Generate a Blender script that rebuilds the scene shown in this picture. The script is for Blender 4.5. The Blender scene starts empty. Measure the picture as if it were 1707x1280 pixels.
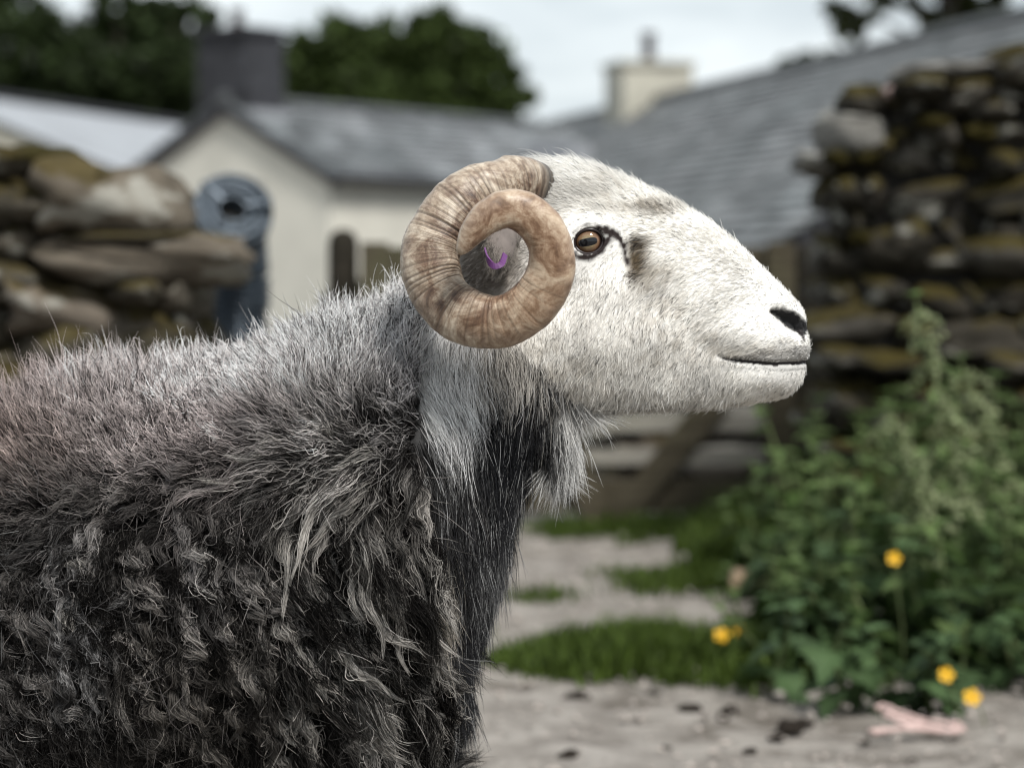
import bpy, bmesh, math, random
import numpy as np
from mathutils import Vector, Matrix, Euler, noise as mnoise

random.seed(7)
rng = np.random.default_rng(11)
SC = bpy.context.scene
COL = SC.collection
R = math.radians

# ------------------------------------------------------------------ camera
FPX = 85.0 / 36.0 * 1707.0            # focal length in photograph pixels
CAM = np.array([0.0, -2.6, 0.85])
PITCH = math.atan(190.0 / FPX)        # horizon lies 190 px above the middle of the photograph
FWD = np.array([0.0, math.cos(PITCH), -math.sin(PITCH)])
UPV = np.array([0.0, math.sin(PITCH), math.cos(PITCH)])
cam_d = bpy.data.cameras.new('camera')
cam = bpy.data.objects.new('camera', cam_d); COL.objects.link(cam)
cam.location = CAM.tolist()
cam.rotation_euler = (math.pi / 2 - PITCH, 0, 0)
cam_d.lens = 85.0; cam_d.sensor_width = 36.0
cam_d.clip_start = 0.05; cam_d.clip_end = 2000
cam_d.dof.use_dof = True
cam_d.dof.focus_distance = 2.485
cam_d.dof.aperture_fstop = 3.7
cam_d.dof.aperture_blades = 0
SC.camera = cam

# ------------------------------------------------------------------ sky, sun, exposure
SUN_EL, SUN_AZ = R(52), R(150)        # azimuth measured clockwise from +Y: behind the camera, a little to its right
w = bpy.data.worlds.new('World'); SC.world = w; w.use_nodes = True
wn, wl = w.node_tree.nodes, w.node_tree.links
wn.clear()
w_out = wn.new('ShaderNodeOutputWorld'); w_bg = wn.new('ShaderNodeBackground')
w_sky = wn.new('ShaderNodeTexSky'); w_sky.sky_type = 'NISHITA'; w_sky.sun_disc = False
w_sky.sun_elevation = SUN_EL; w_sky.sun_rotation = SUN_AZ; w_sky.air_density = 1.2; w_sky.dust_density = 2.0
w_str = wn.new('ShaderNodeVectorMath'); w_str.operation = 'SCALE'; w_str.inputs['Scale'].default_value = 0.055
wl.new(w_sky.outputs[0], w_str.inputs[0])
w_tc = wn.new('ShaderNodeTexCoord')
w_map = wn.new('ShaderNodeMapping'); w_map.inputs['Scale'].default_value = (1.0, 1.0, 3.2); w_map.inputs['Location'].default_value = (3.1, 0.4, 0.7)
wl.new(w_tc.outputs['Generated'], w_map.inputs['Vector'])
w_no = wn.new('ShaderNodeTexNoise'); w_no.inputs['Scale'].default_value = 5.0; w_no.inputs['Detail'].default_value = 5.0; w_no.inputs['Roughness'].default_value = 0.55
wl.new(w_map.outputs[0], w_no.inputs['Vector'])
w_rc = wn.new('ShaderNodeValToRGB')
w_rc.color_ramp.elements[0].position = 0.30; w_rc.color_ramp.elements[0].color = (0.170, 0.196, 0.215, 1)
w_rc.color_ramp.elements[1].position = 0.57; w_rc.color_ramp.elements[1].color = (0.315, 0.335, 0.345, 1)
wl.new(w_no.outputs[0], w_rc.inputs[0])
w_mx = wn.new('ShaderNodeMix'); w_mx.data_type = 'RGBA'; w_mx.inputs['Factor'].default_value = 0.90
wl.new(w_str.outputs[0], w_mx.inputs['A']); wl.new(w_rc.outputs[0], w_mx.inputs['B'])
wl.new(w_mx.outputs['Result'], w_bg.inputs['Color']); w_bg.inputs['Strength'].default_value = 1.0
wl.new(w_bg.outputs[0], w_out.inputs[0])

sun_d = bpy.data.lights.new('sun', 'SUN'); sun_d.energy = 1.5; sun_d.angle = R(12); sun_d.color = (1.0, 0.97, 0.92)
sun = bpy.data.objects.new('sun', sun_d); COL.objects.link(sun)
sdir = Vector((math.sin(SUN_AZ) * math.cos(SUN_EL), math.cos(SUN_AZ) * math.cos(SUN_EL), math.sin(SUN_EL)))
sun.rotation_euler = sdir.to_track_quat('Z', 'Y').to_euler(); sun.location = (0, 0, 20)

SC.render.engine = 'CYCLES'
SC.cycles.use_denoising = True
SC.cycles.max_bounces = 8; SC.cycles.diffuse_bounces = 4; SC.cycles.glossy_bounces = 3
SC.cycles.transmission_bounces = 4; SC.cycles.transparent_max_bounces = 8
SC.cycles.caustics_reflective = False; SC.cycles.caustics_refractive = False
SC.cycles_curves.shape = 'RIBBONS'
SC.cycles.filter_width = 1.1
vs = SC.view_settings
vs.view_transform = 'Standard'; vs.look = 'None'; vs.exposure = 1.68; vs.gamma = 1.0; vs.use_curve_mapping = False

# ------------------------------------------------------------------ helpers
def P(px, py, Y):
    """photo pixel -> world point on the upright plane at depth Y"""
    d = FWD + (px - 853.5) / FPX * np.array([1.0, 0, 0]) - (py - 640.0) / FPX * UPV
    return CAM + d * ((Y - CAM[1]) / d[1])

def G(px, py, z=0.0):
    """photo pixel -> world point on level ground at height z"""
    d = FWD + (px - 853.5) / FPX * np.array([1.0, 0, 0]) - (py - 640.0) / FPX * UPV
    return CAM + d * ((z - CAM[2]) / d[2])

def proj(v):
    r = v - CAM
    dep = r @ FWD
    return 853.5 + FPX * r[..., 0] / dep, 640.0 - FPX * (r @ UPV) / dep

def sstep(a, b, x):
    t = np.clip((x - a) / (b - a), 0, 1)
    return t * t * (3 - 2 * t)

def link(o, parent=None):
    COL.objects.link(o)
    if parent is not None:
        o.parent = parent
    return o

def mesh_obj(name, verts, faces, mat=None, parent=None, smooth=False):
    me = bpy.data.meshes.new(name)
    me.from_pydata([tuple(v) for v in verts], [], [tuple(f) for f in faces])
    me.update()
    if smooth:
        me.polygons.foreach_set('use_smooth', [True] * len(me.polygons))
    if mat is not None:
        me.materials.append(mat)
    return link(bpy.data.objects.new(name, me), parent)

def bm_obj(name, bm, mat=None, parent=None, smooth=False):
    me = bpy.data.meshes.new(name)
    bm.to_mesh(me); bm.free()
    if smooth:
        me.polygons.foreach_set('use_smooth', [True] * len(me.polygons))
    if mat is not None:
        me.materials.append(mat)
    return link(bpy.data.objects.new(name, me), parent)

def me_obj(name, me, parent=None, loc=(0, 0, 0), rot=(0, 0, 0), sc=(1, 1, 1)):
    o = bpy.data.objects.new(name, me)
    o.location = loc; o.rotation_euler = rot; o.scale = sc
    return link(o, parent)

def empty(name, loc=(0, 0, 0), rz=0.0):
    o = bpy.data.objects.new(name, None); COL.objects.link(o)
    o.location = loc; o.rotation_euler = (0, 0, rz); o.empty_display_size = 0.1
    return o

def tag(o, label=None, cat=None, group=None, kind=None):
    if label: o['label'] = label
    if cat: o['category'] = cat
    if group: o['group'] = group
    if kind: o['kind'] = kind
    return o

def bx(bm, lo, hi, M=None):
    lo, hi = Vector(lo), Vector(hi)
    m = Matrix.Translation((lo + hi) / 2) @ Matrix.Diagonal(((hi - lo).x, (hi - lo).y, (hi - lo).z, 1))
    if M is not None: m = M @ m
    return bmesh.ops.create_cube(bm, size=1.0, matrix=m)['verts']

def tube(pts, rad, n=8, cap=True):
    """tapered tube through pts -> verts, faces"""
    pts = [Vector(p) for p in pts]
    if not hasattr(rad, '__len__'): rad = [rad] * len(pts)
    V, F = [], []
    ref = Vector((0, 0, 1))
    t0 = (pts[1] - pts[0]).normalized()
    if abs(t0.dot(ref)) > 0.9: ref = Vector((1, 0, 0))
    a = t0.cross(ref).normalized()
    for i, p in enumerate(pts):
        t = (pts[min(i + 1, len(pts) - 1)] - pts[max(i - 1, 0)]).normalized()
        a = (a - t * a.dot(t)).normalized(); b = t.cross(a)
        for k in range(n):
            an = 2 * math.pi * k / n
            V.append(p + (a * math.cos(an) + b * math.sin(an)) * rad[i])
    for i in range(len(pts) - 1):
        for k in range(n):
            k2 = (k + 1) % n
            F.append((i * n + k, i * n + k2, (i + 1) * n + k2, (i + 1) * n + k))
    if cap:
        F.append(tuple(range(n))[::-1]); F.append(tuple(range((len(pts) - 1) * n, len(pts) * n)))
    return V, F

def catmull(P0, n):
    """resample rows of P0 with a centripetal-ish Catmull-Rom spline to n rows"""
    P0 = np.asarray(P0, float)
    ext = np.vstack([2 * P0[0] - P0[1], P0, 2 * P0[-1] - P0[-2]])
    d = np.linalg.norm(np.diff(P0[:, :3], axis=0), axis=1)
    cum = np.concatenate([[0], np.cumsum(d)]); u = np.linspace(0, cum[-1], n)
    seg = np.clip(np.searchsorted(cum, u, side='right') - 1, 0, len(P0) - 2)
    t = ((u - cum[seg]) / d[seg])[:, None]
    a, b, c, e = ext[seg], ext[seg + 1], ext[seg + 2], ext[seg + 3]
    return 0.5 * (2 * b + (c - a) * t + (2 * a - 5 * b + 4 * c - e) * t**2 + (3 * b - a - 3 * c + e) * t**3)

# smooth random fields (sums of sines) for numpy arrays of points
def field(seed, scale, k=7):
    r = np.random.default_rng(seed)
    D = r.normal(size=(k, 3)) * scale; ph = r.uniform(0, 6.28, k)
    return lambda p: np.sin(p @ D.T + ph).sum(-1) / math.sqrt(k)

# ------------------------------------------------------------------ materials
class MB:
    def __init__(s, name):
        s.m = bpy.data.materials.new(name); s.m.use_nodes = True
        s.n, s.l = s.m.node_tree.nodes, s.m.node_tree.links
        s.b = s.n['Principled BSDF']
    def set(s, **k):
        for a, v in k.items():
            s.b.inputs[a.replace('_', ' ')].default_value = v
        return s
    def coord(s, kind='Object'):
        return s.n.new('ShaderNodeTexCoord').outputs[kind]
    def noise(s, scale, detail=4, rough=0.55, vec=None, dist=0.0):
        t = s.n.new('ShaderNodeTexNoise'); t.inputs['Scale'].default_value = scale
        t.inputs['Detail'].default_value = detail; t.inputs['Roughness'].default_value = rough
        t.inputs['Distortion'].default_value = dist
        if vec is not None: s.l.new(vec, t.inputs['Vector'])
        return t.outputs[0]
    def ramp(s, fac, stops):
        t = s.n.new('ShaderNodeValToRGB'); e = t.color_ramp.elements
        while len(e) < len(stops): e.new(0.5)
        for i, (p, c) in enumerate(stops):
            e[i].position = p; e[i].color = (*c, 1) if len(c) == 3 else c
        s.l.new(fac, t.inputs[0]); return t.outputs[0]
    def mix(s, fac, a, b, mode='MIX'):
        t = s.n.new('ShaderNodeMix'); t.data_type = 'RGBA'; t.blend_type = mode
        for k, v in (('Factor', fac), ('A', a), ('B', b)):
            if isinstance(v, (int, float)): t.inputs[k].default_value = v
            elif isinstance(v, tuple): t.inputs[k].default_value = (*v, 1)
            else: s.l.new(v, t.inputs[k])
        return t.outputs['Result']
    def math(s, op, a, b=None):
        t = s.n.new('ShaderNodeMath'); t.operation = op
        for i, v in enumerate((a, b)):
            if v is None: continue
            if isinstance(v, (int, float)): t.inputs[i].default_value = v
            else: s.l.new(v, t.inputs[i])
        return t.outputs[0]
    def attr(s, name):
        t = s.n.new('ShaderNodeAttribute'); t.attribute_name = name; return t
    def rand(s):
        return s.n.new('ShaderNodeObjectInfo').outputs['Random']
    def color(s, c):
        if isinstance(c, tuple): s.b.inputs['Base Color'].default_value = (*c, 1)
        else: s.l.new(c, s.b.inputs['Base Color'])
        return s
    def bump(s, h, strength=0.4, dist=0.01):
        t = s.n.new('ShaderNodeBump'); t.inputs['Strength'].default_value = strength; t.inputs['Distance'].default_value = dist
        s.l.new(h, t.inputs['Height']); s.l.new(t.outputs[0], s.b.inputs['Normal']); return s

def simple(name, c, rough=0.7, var=0.25, scale=6.0, spec=0.3, bump=0.0):
    m = MB(name).set(Roughness=rough)
    m.b.inputs['Specular IOR Level'].default_value = spec
    co = m.coord()
    n = m.noise(scale, 5, 0.6, co)
    lo = tuple(x * (1 - var) for x in c); hi = tuple(min(1, x * (1 + var)) for x in c)
    m.color(m.ramp(n, [(0.3, lo), (0.7, hi)]))
    if bump: m.bump(m.noise(scale * 4, 4, 0.6, co), bump, 0.01)
    return m.m
# ================================================================== the setting
def ground_z(x, y):
    return -1.05 * float(sstep(6.2, 15.0, np.float64(y)))

m = MB('dirt').set(Roughness=0.95); m.b.inputs['Specular IOR Level'].default_value = 0.15
co = m.coord()
big = m.noise(0.9, 4, 0.6, co); mid = m.noise(7, 5, 0.62, co, 0.6); fine = m.noise(90, 4, 0.7, co)
c = m.ramp(mid, [(0.34, (0.09, 0.075, 0.06)), (0.45, (0.19, 0.170, 0.148)), (0.58, (0.30, 0.275, 0.245)), (0.74, (0.40, 0.37, 0.335))])
c = m.mix(m.ramp(big, [(0.40, (0, 0, 0)), (0.70, (0.55,) * 3)]), c, (0.33, 0.305, 0.282))
sp_ = m.noise(24, 5, 0.7, co, 0.4)
c = m.mix(m.ramp(sp_, [(0.60, (0,) * 3), (0.70, (0.75,) * 3)]), c, (0.075, 0.062, 0.05))
c = m.mix(0.45, c, m.ramp(fine, [(0.3, (0.35,) * 3), (0.7, (1.0,) * 3)]), 'MULTIPLY')
m.color(c).bump(m.math('ADD', m.math('MULTIPLY', mid, 0.6), m.math('MULTIPLY', fine, 0.25)), 0.7, 0.05)
M_DIRT = m.m

def build_ground():
    xs = np.concatenate([np.linspace(-400, -12, 12), np.linspace(-10, 10, 61), np.linspace(12, 400, 12)])
    ys = np.concatenate([np.linspace(-60, -4, 8), np.linspace(-3, 20, 90), np.linspace(24, 600, 16)])
    f = field(3, 2.2)
    V = [(x, y, ground_z(x, y) + (0.012 * float(f(np.array([x, y, 0.0]))) if abs(x) < 11 and -3 < y < 20 else 0)) for y in ys for x in xs]
    nx = len(xs)
    F = [(j * nx + i, j * nx + i + 1, (j + 1) * nx + i + 1, (j + 1) * nx + i) for j in range(len(ys) - 1) for i in range(nx - 1)]
    o = mesh_obj('ground', V, F, M_DIRT, smooth=True)
    tag(o, 'pale trodden dirt and gravel of the farmyard', kind='structure')
    return o
build_ground()

# ---- stones -------------------------------------------------------
def stone_mat(name, cols, moss, mossy):
    m = MB(name).set(Roughness=0.95); m.b.inputs['Specular IOR Level'].default_value = 0.06
    co = m.coord('Object'); r = m.rand()
    vec = m.n.new('ShaderNodeVectorMath'); vec.operation = 'ADD'; m.l.new(co, vec.inputs[0])
    cx = m.n.new('ShaderNodeCombineXYZ'); m.l.new(m.math('MULTIPLY', r, 37.0), cx.inputs[0]); m.l.new(m.math('MULTIPLY', r, 91.0), cx.inputs[2])
    m.l.new(cx.outputs[0], vec.inputs[1]); v = vec.outputs[0]
    base = m.ramp(r, [(i / (len(cols) - 1), c) for i, c in enumerate(cols)])
    n1 = m.noise(2.2, 6, 0.65, v, 0.4); n2 = m.noise(1.1, 4, 0.6, v)
    c = m.mix(0.8, base, m.ramp(n1, [(0.3, (0.35,) * 3), (0.72, (1.25,) * 3)]), 'MULTIPLY')
    c = m.mix(m.ramp(m.noise(1.7, 4, 0.6, v), [(0.57, (0,) * 3), (0.64, (0.75,) * 3)]), c, (0.27, 0.265, 0.235))      # lichen spots
    g = m.n.new('ShaderNodeNewGeometry'); sp = m.n.new('ShaderNodeSeparateXYZ'); m.l.new(g.outputs['Normal'], sp.inputs[0])
    up = m.math('ADD', m.math('MULTIPLY', sp.outputs[2], 0.34), n2)
    c = m.mix(m.ramp(up, [(mossy, (0,) * 3), (mossy + 0.1, (0.9,) * 3)]), c, m.ramp(n1, [(0.3, moss), (0.7, tuple(x * 2 for x in moss))]))
    m.color(c).bump(n1, 0.5, 0.03)
    return m.m
M_STONE_L = stone_mat('wall_stone_warm', [(0.065, 0.058, 0.044), (0.11, 0.096, 0.078), (0.04, 0.036, 0.026), (0.12, 0.106, 0.086)], (0.030, 0.024, 0.009), 0.68)
M_STONE_R = stone_mat('wall_stone_grey', [(0.026, 0.024, 0.019), (0.085, 0.078, 0.066), (0.016, 0.014, 0.011), (0.05, 0.045, 0.036), (0.022, 0.02, 0.016), (0.12, 0.11, 0.095)], (0.026, 0.021, 0.006), 0.64)
M_STONE_PALE = stone_mat('wall_stone_pale', [(0.30, 0.295, 0.285), (0.15, 0.145, 0.13), (0.25, 0.24, 0.225)], (0.06, 0.05, 0.02), 0.95)
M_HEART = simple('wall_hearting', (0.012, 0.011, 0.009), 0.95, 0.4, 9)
M_MOSS = simple('moss', (0.042, 0.035, 0.009), 0.95, 0.5, 30, 0.1, 0.8)

def stone_mesh(name, seed, mat, cuts=1):
    r = random.Random(seed)
    bm = bmesh.new()
    bmesh.ops.create_cube(bm, size=1.0)
    bmesh.ops.subdivide_edges(bm, edges=bm.edges[:], cuts=cuts, use_grid_fill=True)
    off = Vector((r.random() * 50, r.random() * 50, r.random() * 50))
    for v in bm.verts:
        c = v.co.copy()
        k = 1.0 - 0.13 * (sum(abs(x) > 0.4 for x in c) - 1)
        v.co = c * k + mnoise.noise_vector(c * 1.3 + off) * 0.24 + (mnoise.noise_vector(c * 4 + off) * 0.13 + mnoise.noise_vector(c * 9 + off) * 0.04 if cuts > 1 else Vector())
    me = bpy.data.meshes.new(name); bm.to_mesh(me); bm.free()
    me.polygons.foreach_set('use_smooth', [True] * len(me.polygons)); me.materials.append(mat)
    return me
ST_L = [stone_mesh('stone', 100 + i, M_STONE_L, 2) for i in range(7)]
ST_R = [stone_mesh('stone', 200 + i, M_STONE_R, 2) for i in range(9)]
M_STONE_BIG = stone_mat('wall_stone_big', [(0.165, 0.14, 0.118), (0.095, 0.082, 0.058)], (0.036, 0.028, 0.011), 0.72)
ST_B = [stone_mesh('stone', 400 + i, M_STONE_BIG, 4) for i in range(2)]
ST_P = [stone_mesh('stone', 300 + i, M_STONE_PALE, 2) for i in range(4)]

def put_stone(parent, meshes, cx, cy, cz, w_, d_, h_, r, tilt=0.05):
    return me_obj('stone', r.choice(meshes), parent, (cx, cy, cz), (r.uniform(-tilt, tilt), r.uniform(-tilt, tilt) * 1.5, r.uniform(-0.12, 0.12) + (math.pi if r.random() < 0.5 else 0)), (w_ * 1.2, d_ * 1.05, h_ * 1.32))

def px_stone(parent, meshes, x0, x1, y0, y1, Y, depth, r, tilt=0.04):
    """a stone whose front face fills a photo rectangle at depth Y (parent stands at the origin of its own location)"""
    a = P(x0, y1, Y); b = P(x1, y0, Y); L = parent.location
    return put_stone(parent, meshes, (a[0] + b[0]) / 2 - L.x, Y + depth / 2 - L.y, (a[2] + b[2]) / 2 - L.z, b[0] - a[0], depth, b[2] - a[2], r, tilt)

# left-hand drystone wall, tumbled at its end
def left_wall():
    r = random.Random(5); Y = 2.9
    base = P(150, 500, Y)
    root = tag(empty('drystone_wall', (base[0], Y, 0)), 'broken end of a mossy drystone wall of big rounded stones beside wire coils', 'wall')
    vis = [(0, 128, 292, 372), (62, 256, 286, 388), (-70, 62, 300, 372), (-30, 80, 378, 440), (90, 340, 398, 460), (80, 300, 384, 402),
           (-60, 75, 446, 500), (12, 178, 470, 556), (180, 262, 464, 505), (262, 322, 466, 520), (-50, 20, 505, 570), (180, 300, 512, 600), (20, 175, 560, 640),
           (-60, 22, 575, 660)]
    for i_, (x0, x1, y0, y1) in enumerate(vis):
        px_stone(root, [ST_B[i_ % 2]] if i_ in (1, 4, 7) else ST_L, x0, x1, y0, y1, Y - (.03 if i_ in (1, 4) else 0), r.uniform(0.36, 0.46), r)
    for x0, x1, y0, y1 in [(-60, 60, 262, 300), (-175, -60, 250, 330)]:
        px_stone(root, ST_L, x0, x1, y0, y1, Y, 0.42, r)
    # courses on to the side and down to the ground
    y = 660
    L = root.location
    z = 0.0
    while z < 0.66:
        h = r.uniform(0.09, 0.17); x = P(-1500, 500, Y)[0]
        while x < P(270, 500, Y)[0]:
            ww = r.uniform(0.16, 0.42)
            put_stone(root, ST_L, x + ww / 2 - L.x, Y + 0.22 - L.y + r.uniform(-.02, .02), z + h / 2, ww, 0.42, h * r.uniform(.9, 1.05), r)
            x += ww
        z += h
    while z < 1.08:
        h = r.uniform(0.09, 0.17); x = P(-1500, 500, Y)[0]; xe = P(-75, 500, Y)[0]
        while x < xe - 0.05:
            ww = min(r.uniform(0.16, 0.40), xe - x)
            put_stone(root, ST_L, x + ww / 2 - L.x, Y + 0.22 - L.y + r.uniform(-.02, .02), z + h / 2, ww, 0.42, h * r.uniform(.9, 1.05), r)
            x += ww
        z += h
    a = P(-1480, 500, Y + .12)
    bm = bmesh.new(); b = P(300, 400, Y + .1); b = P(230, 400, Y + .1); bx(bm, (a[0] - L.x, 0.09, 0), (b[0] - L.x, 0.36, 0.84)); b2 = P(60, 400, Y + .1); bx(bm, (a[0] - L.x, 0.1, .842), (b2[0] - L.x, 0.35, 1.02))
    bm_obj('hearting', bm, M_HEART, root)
    # moss cushions on the cope stones
    for (x0, x1, y0, y1) in [(-20, 136, 244, 290), (150, 225, 284, 300), (250, 300, 388, 404), (-160, -40, 238, 270)]:
        p, q = P(x0, y1, Y + .05), P(x1, y0, Y + .05)
        bm = bmesh.new(); bmesh.ops.create_icosphere(bm, subdivisions=3, radius=0.5)
        off = Vector((x0, 0, y0)) * .01
        for v in bm.verts:
            v.co *= 1 + 0.35 * mnoise.noise(v.co * 3 + off) + .12 * mnoise.noise(v.co * 9 + off)
        o = bm_obj('moss_cushion', bm, M_MOSS, root, True)
        o.location = ((p[0] + q[0]) / 2 - L.x, 0.16, (p[2] + q[2]) / 2); o.scale = (q[0] - p[0], 0.34, (q[2] - p[2]) * 1.25)
left_wall()

def right_wall():
    r = random.Random(9); Y = 4.3
    x0 = P(1374, 400, Y)[0]
    root = tag(empty('drystone_wall', (x0, Y, 0)), 'tall dark drystone wall with pale lichened stones rising behind the nettles', 'wall')
    z = -0.02; L = root.location; row = 0
    tops = [(1345, 250), (1372, 200), (1420, 165), (1490, 140), (1530, 112), (1600, 100), (1707, 88), (2300, 70)]
    def top_z(x):
        p = 853.5 + x / (Y - CAM[1]) * FPX
        py = np.interp(p, [t[0] for t in tops], [t[1] for t in tops]); return P(p, py, Y)[2]
    pale = [(1392, 1480, 188, 246), (1346, 1408, 254, 284), (1484, 1600, 306, 366), (1530, 1650, 420, 448), (1592, 1634, 482, 520),
            (1516, 1650, 108, 136), (1622, 1690, 165, 205)]
    prs = []
    for q in pale:
        px_stone(root, ST_P if pale.index(q) in (0, 1, 5) else ST_R, *q, Y - 0.01, 0.4, r, 0.08); prs.append(q)
    while z < 1.75:
        h = r.uniform(0.04, 0.105); x = x0 + r.uniform(-.04, .07)
        while x < x0 + 2.1:
            ww = r.choice([r.uniform(.06, .13), r.uniform(.10, .27)])
            zc = z + h / 2 + r.uniform(-.02, .02)
            pxc, pyc = proj(np.array([x + ww / 2, Y, zc]))
            inside = any(a - 12 < pxc < b + 12 and c_ - 12 < pyc < d_ + 12 for a, b, c_, d_ in prs)
            if zc < top_z(x + ww / 2) and not inside:
                put_stone(root, ST_R, x + ww / 2 - L.x, 0.22 + r.uniform(-.09, .05), zc, ww, 0.44, h * r.uniform(.8, 1.1), r, 0.13)
            x += ww
        z += h
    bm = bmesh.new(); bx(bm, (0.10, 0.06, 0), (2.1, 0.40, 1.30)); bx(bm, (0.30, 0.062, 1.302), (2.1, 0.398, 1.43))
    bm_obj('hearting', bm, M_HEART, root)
    bm = bmesh.new()
    for k in range(5):
        px_, py_ = [(1400, 262), (1450, 262), (1560, 205), (1640, 220), (1440, 395), (1600, 380), (1690, 160), (1430, 180)][k]
        q = P(px_, py_, Y - .06)
        bm = bmesh.new(); bmesh.ops.create_icosphere(bm, subdivisions=3, radius=0.5)
        for v in bm.verts: v.co *= 1 + 0.7 * mnoise.noise(v.co * 3 + Vector((k, k * 2, 0))) + .3 * mnoise.noise(v.co * 8 + Vector((k, k * 2, 0)))
        o = bm_obj('moss_cushion', bm, M_MOSS, root, True)
        o.location = (q[0] - L.x, q[1] - L.y + .04, q[2]); o.scale = (r.uniform(.06, .11), .10, r.uniform(.025, .045))
right_wall()

# ---- slate roofs and rendered walls -------------------------------
M_RENDER = simple('cream_render', (0.52, 0.505, 0.45), 0.9, 0.12, 1.3, 0.2, 0.15)
M_RENDER2 = simple('grey_cream_render', (0.38, 0.365, 0.31), 0.9, 0.15, 2.2, 0.2, 0.15)
M_DARKSTONE = simple('dark_slate_stone', (0.030, 0.031, 0.036), 0.85, 0.5, 5, 0.3, 0.5)
def slate_mat(name, c0, c1):
    m = MB(name).set(Roughness=0.55); m.b.inputs['Specular IOR Level'].default_value = 0.45
    co = m.coord('Object')
    mp = m.n.new('ShaderNodeMapping'); mp.inputs['Scale'].default_value = (1.6, 6.0, 6.0); m.l.new(co, mp.inputs[0])
    n1 = m.noise(3.0, 3, 0.7, mp.outputs[0]); n2 = m.noise(0.7, 4, 0.6, co)
    c = m.ramp(n1, [(0.3, c0), (0.7, c1)])
    c = m.mix(0.75, c, m.ramp(n2, [(0.3, (0.5, 0.54, 0.54)), (0.7, (1.35, 1.30, 1.30))]), 'MULTIPLY')
    c = m.mix(0.8, c, m.ramp(m.attr('tone').outputs['Fac'], [(0.0, (0.40,) * 3), (0.5, (0.90,) * 3), (0.85, (1.3,) * 3), (1.0, (2.2,) * 3)]), 'MULTIPLY')
    m.color(c); return m.m
M_SLATE = slate_mat('slate', (0.09, 0.10, 0.105), (0.20, 0.21, 0.22))
M_SLATE2 = slate_mat('slate_weathered', (0.085, 0.095, 0.095), (0.17, 0.175, 0.18))
M_LEAD = simple('lead_flashing', (0.26, 0.27, 0.29), 0.5, 0.1, 3, 0.5)
M_POT = simple('clay_pot', (0.035, 0.026, 0.026), 0.8, 0.2, 6)
M_GUTTER = simple('dark_gutter', (0.03, 0.03, 0.035), 0.5, 0.2, 4)
M_GLASS = MB('window_glass').set(Base_Color=(0.02, 0.025, 0.03, 1), Roughness=0.08).m

def slope_courses(name, length, run, drop, n, mat, parent, M):
    """a roof slope of n overlapping slate courses; local x along the ridge, y down-slope (horizontal), z up"""
    V, F = [], []; rr = random.Random(n)
    segs = max(6, int(length / 0.34))
    for i in range(n):
        t0, t1 = i / n, (i + 1) / n + 0.25 / n
        for s_ in range(segs):
            xa, xb = length * s_ / segs, length * (s_ + 1) / segs - 0.006
            j = rr.uniform(0, 0.012); b = len(V)
            for (x, t, dz) in ((xa, t0, 0.0), (xb, t0, 0.0), (xb, t1, 0.035 + j), (xa, t1, 0.035 + j)):
                V.append((x, run * t, -drop * t + dz)); 
            for (x, t, dz) in ((xa, t0, -0.03), (xb, t0, -0.03), (xb, t1, 0.012 + j), (xa, t1, 0.012 + j)):
                V.append((x, run * t, -drop * t + dz))
            F += [(b, b + 1, b + 2, b + 3), (b + 3, b + 2, b + 6, b + 7), (b, b + 3, b + 7, b + 4), (b + 1, b + 5, b + 6, b + 2)]
    o = mesh_obj(name, V, F, mat, parent)
    tn_ = []
    for _ in range(len(F) // 4): tn_ += [rr.random()] * 4
    o.data.attributes.new('tone', 'FLOAT', 'FACE').data.foreach_set('value', tn_)
    o.matrix_local = M
    o['kind'] = 'stuff'
    return o

def chimney(parent, cx, cy, z0, z1, a, b, mat, pots, potm=None, cap=True):
    bm = bmesh.new(); bx(bm, (cx - a / 2, cy - b / 2, z0), (cx + a / 2, cy + b / 2, z1))
    bmesh.ops.bevel(bm, geom=bm.edges[:], offset=0.03, segments=1)
    ch = bm_obj('chimney', bm, mat, parent)
    if cap:
        bm = bmesh.new(); bx(bm, (cx - a / 2 - .06, cy - b / 2 - .06, z1 + .002), (cx + a / 2 + .06, cy + b / 2 + .06, z1 + .075))
        bm_obj('chimney_cap', bm, mat, ch)
    for (ox, oy, h, r0) in pots:
        V, F = tube([(cx + ox, cy + oy, z1), (cx + ox, cy + oy, z1 + .1 * h), (cx + ox, cy + oy, z1 + .14), (cx + ox, cy + oy, z1 + h * .86), (cx + ox, cy + oy, z1 + h * .88), (cx + ox, cy + oy, z1 + h)],
                    [r0 * 1.9, r0 * 1.5, r0, r0 * .86, r0 * 1.2, r0 * 1.15], 14)
        mesh_obj('chimney_pot', V, F, potm or M_POT, ch, False)
    return ch

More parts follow.
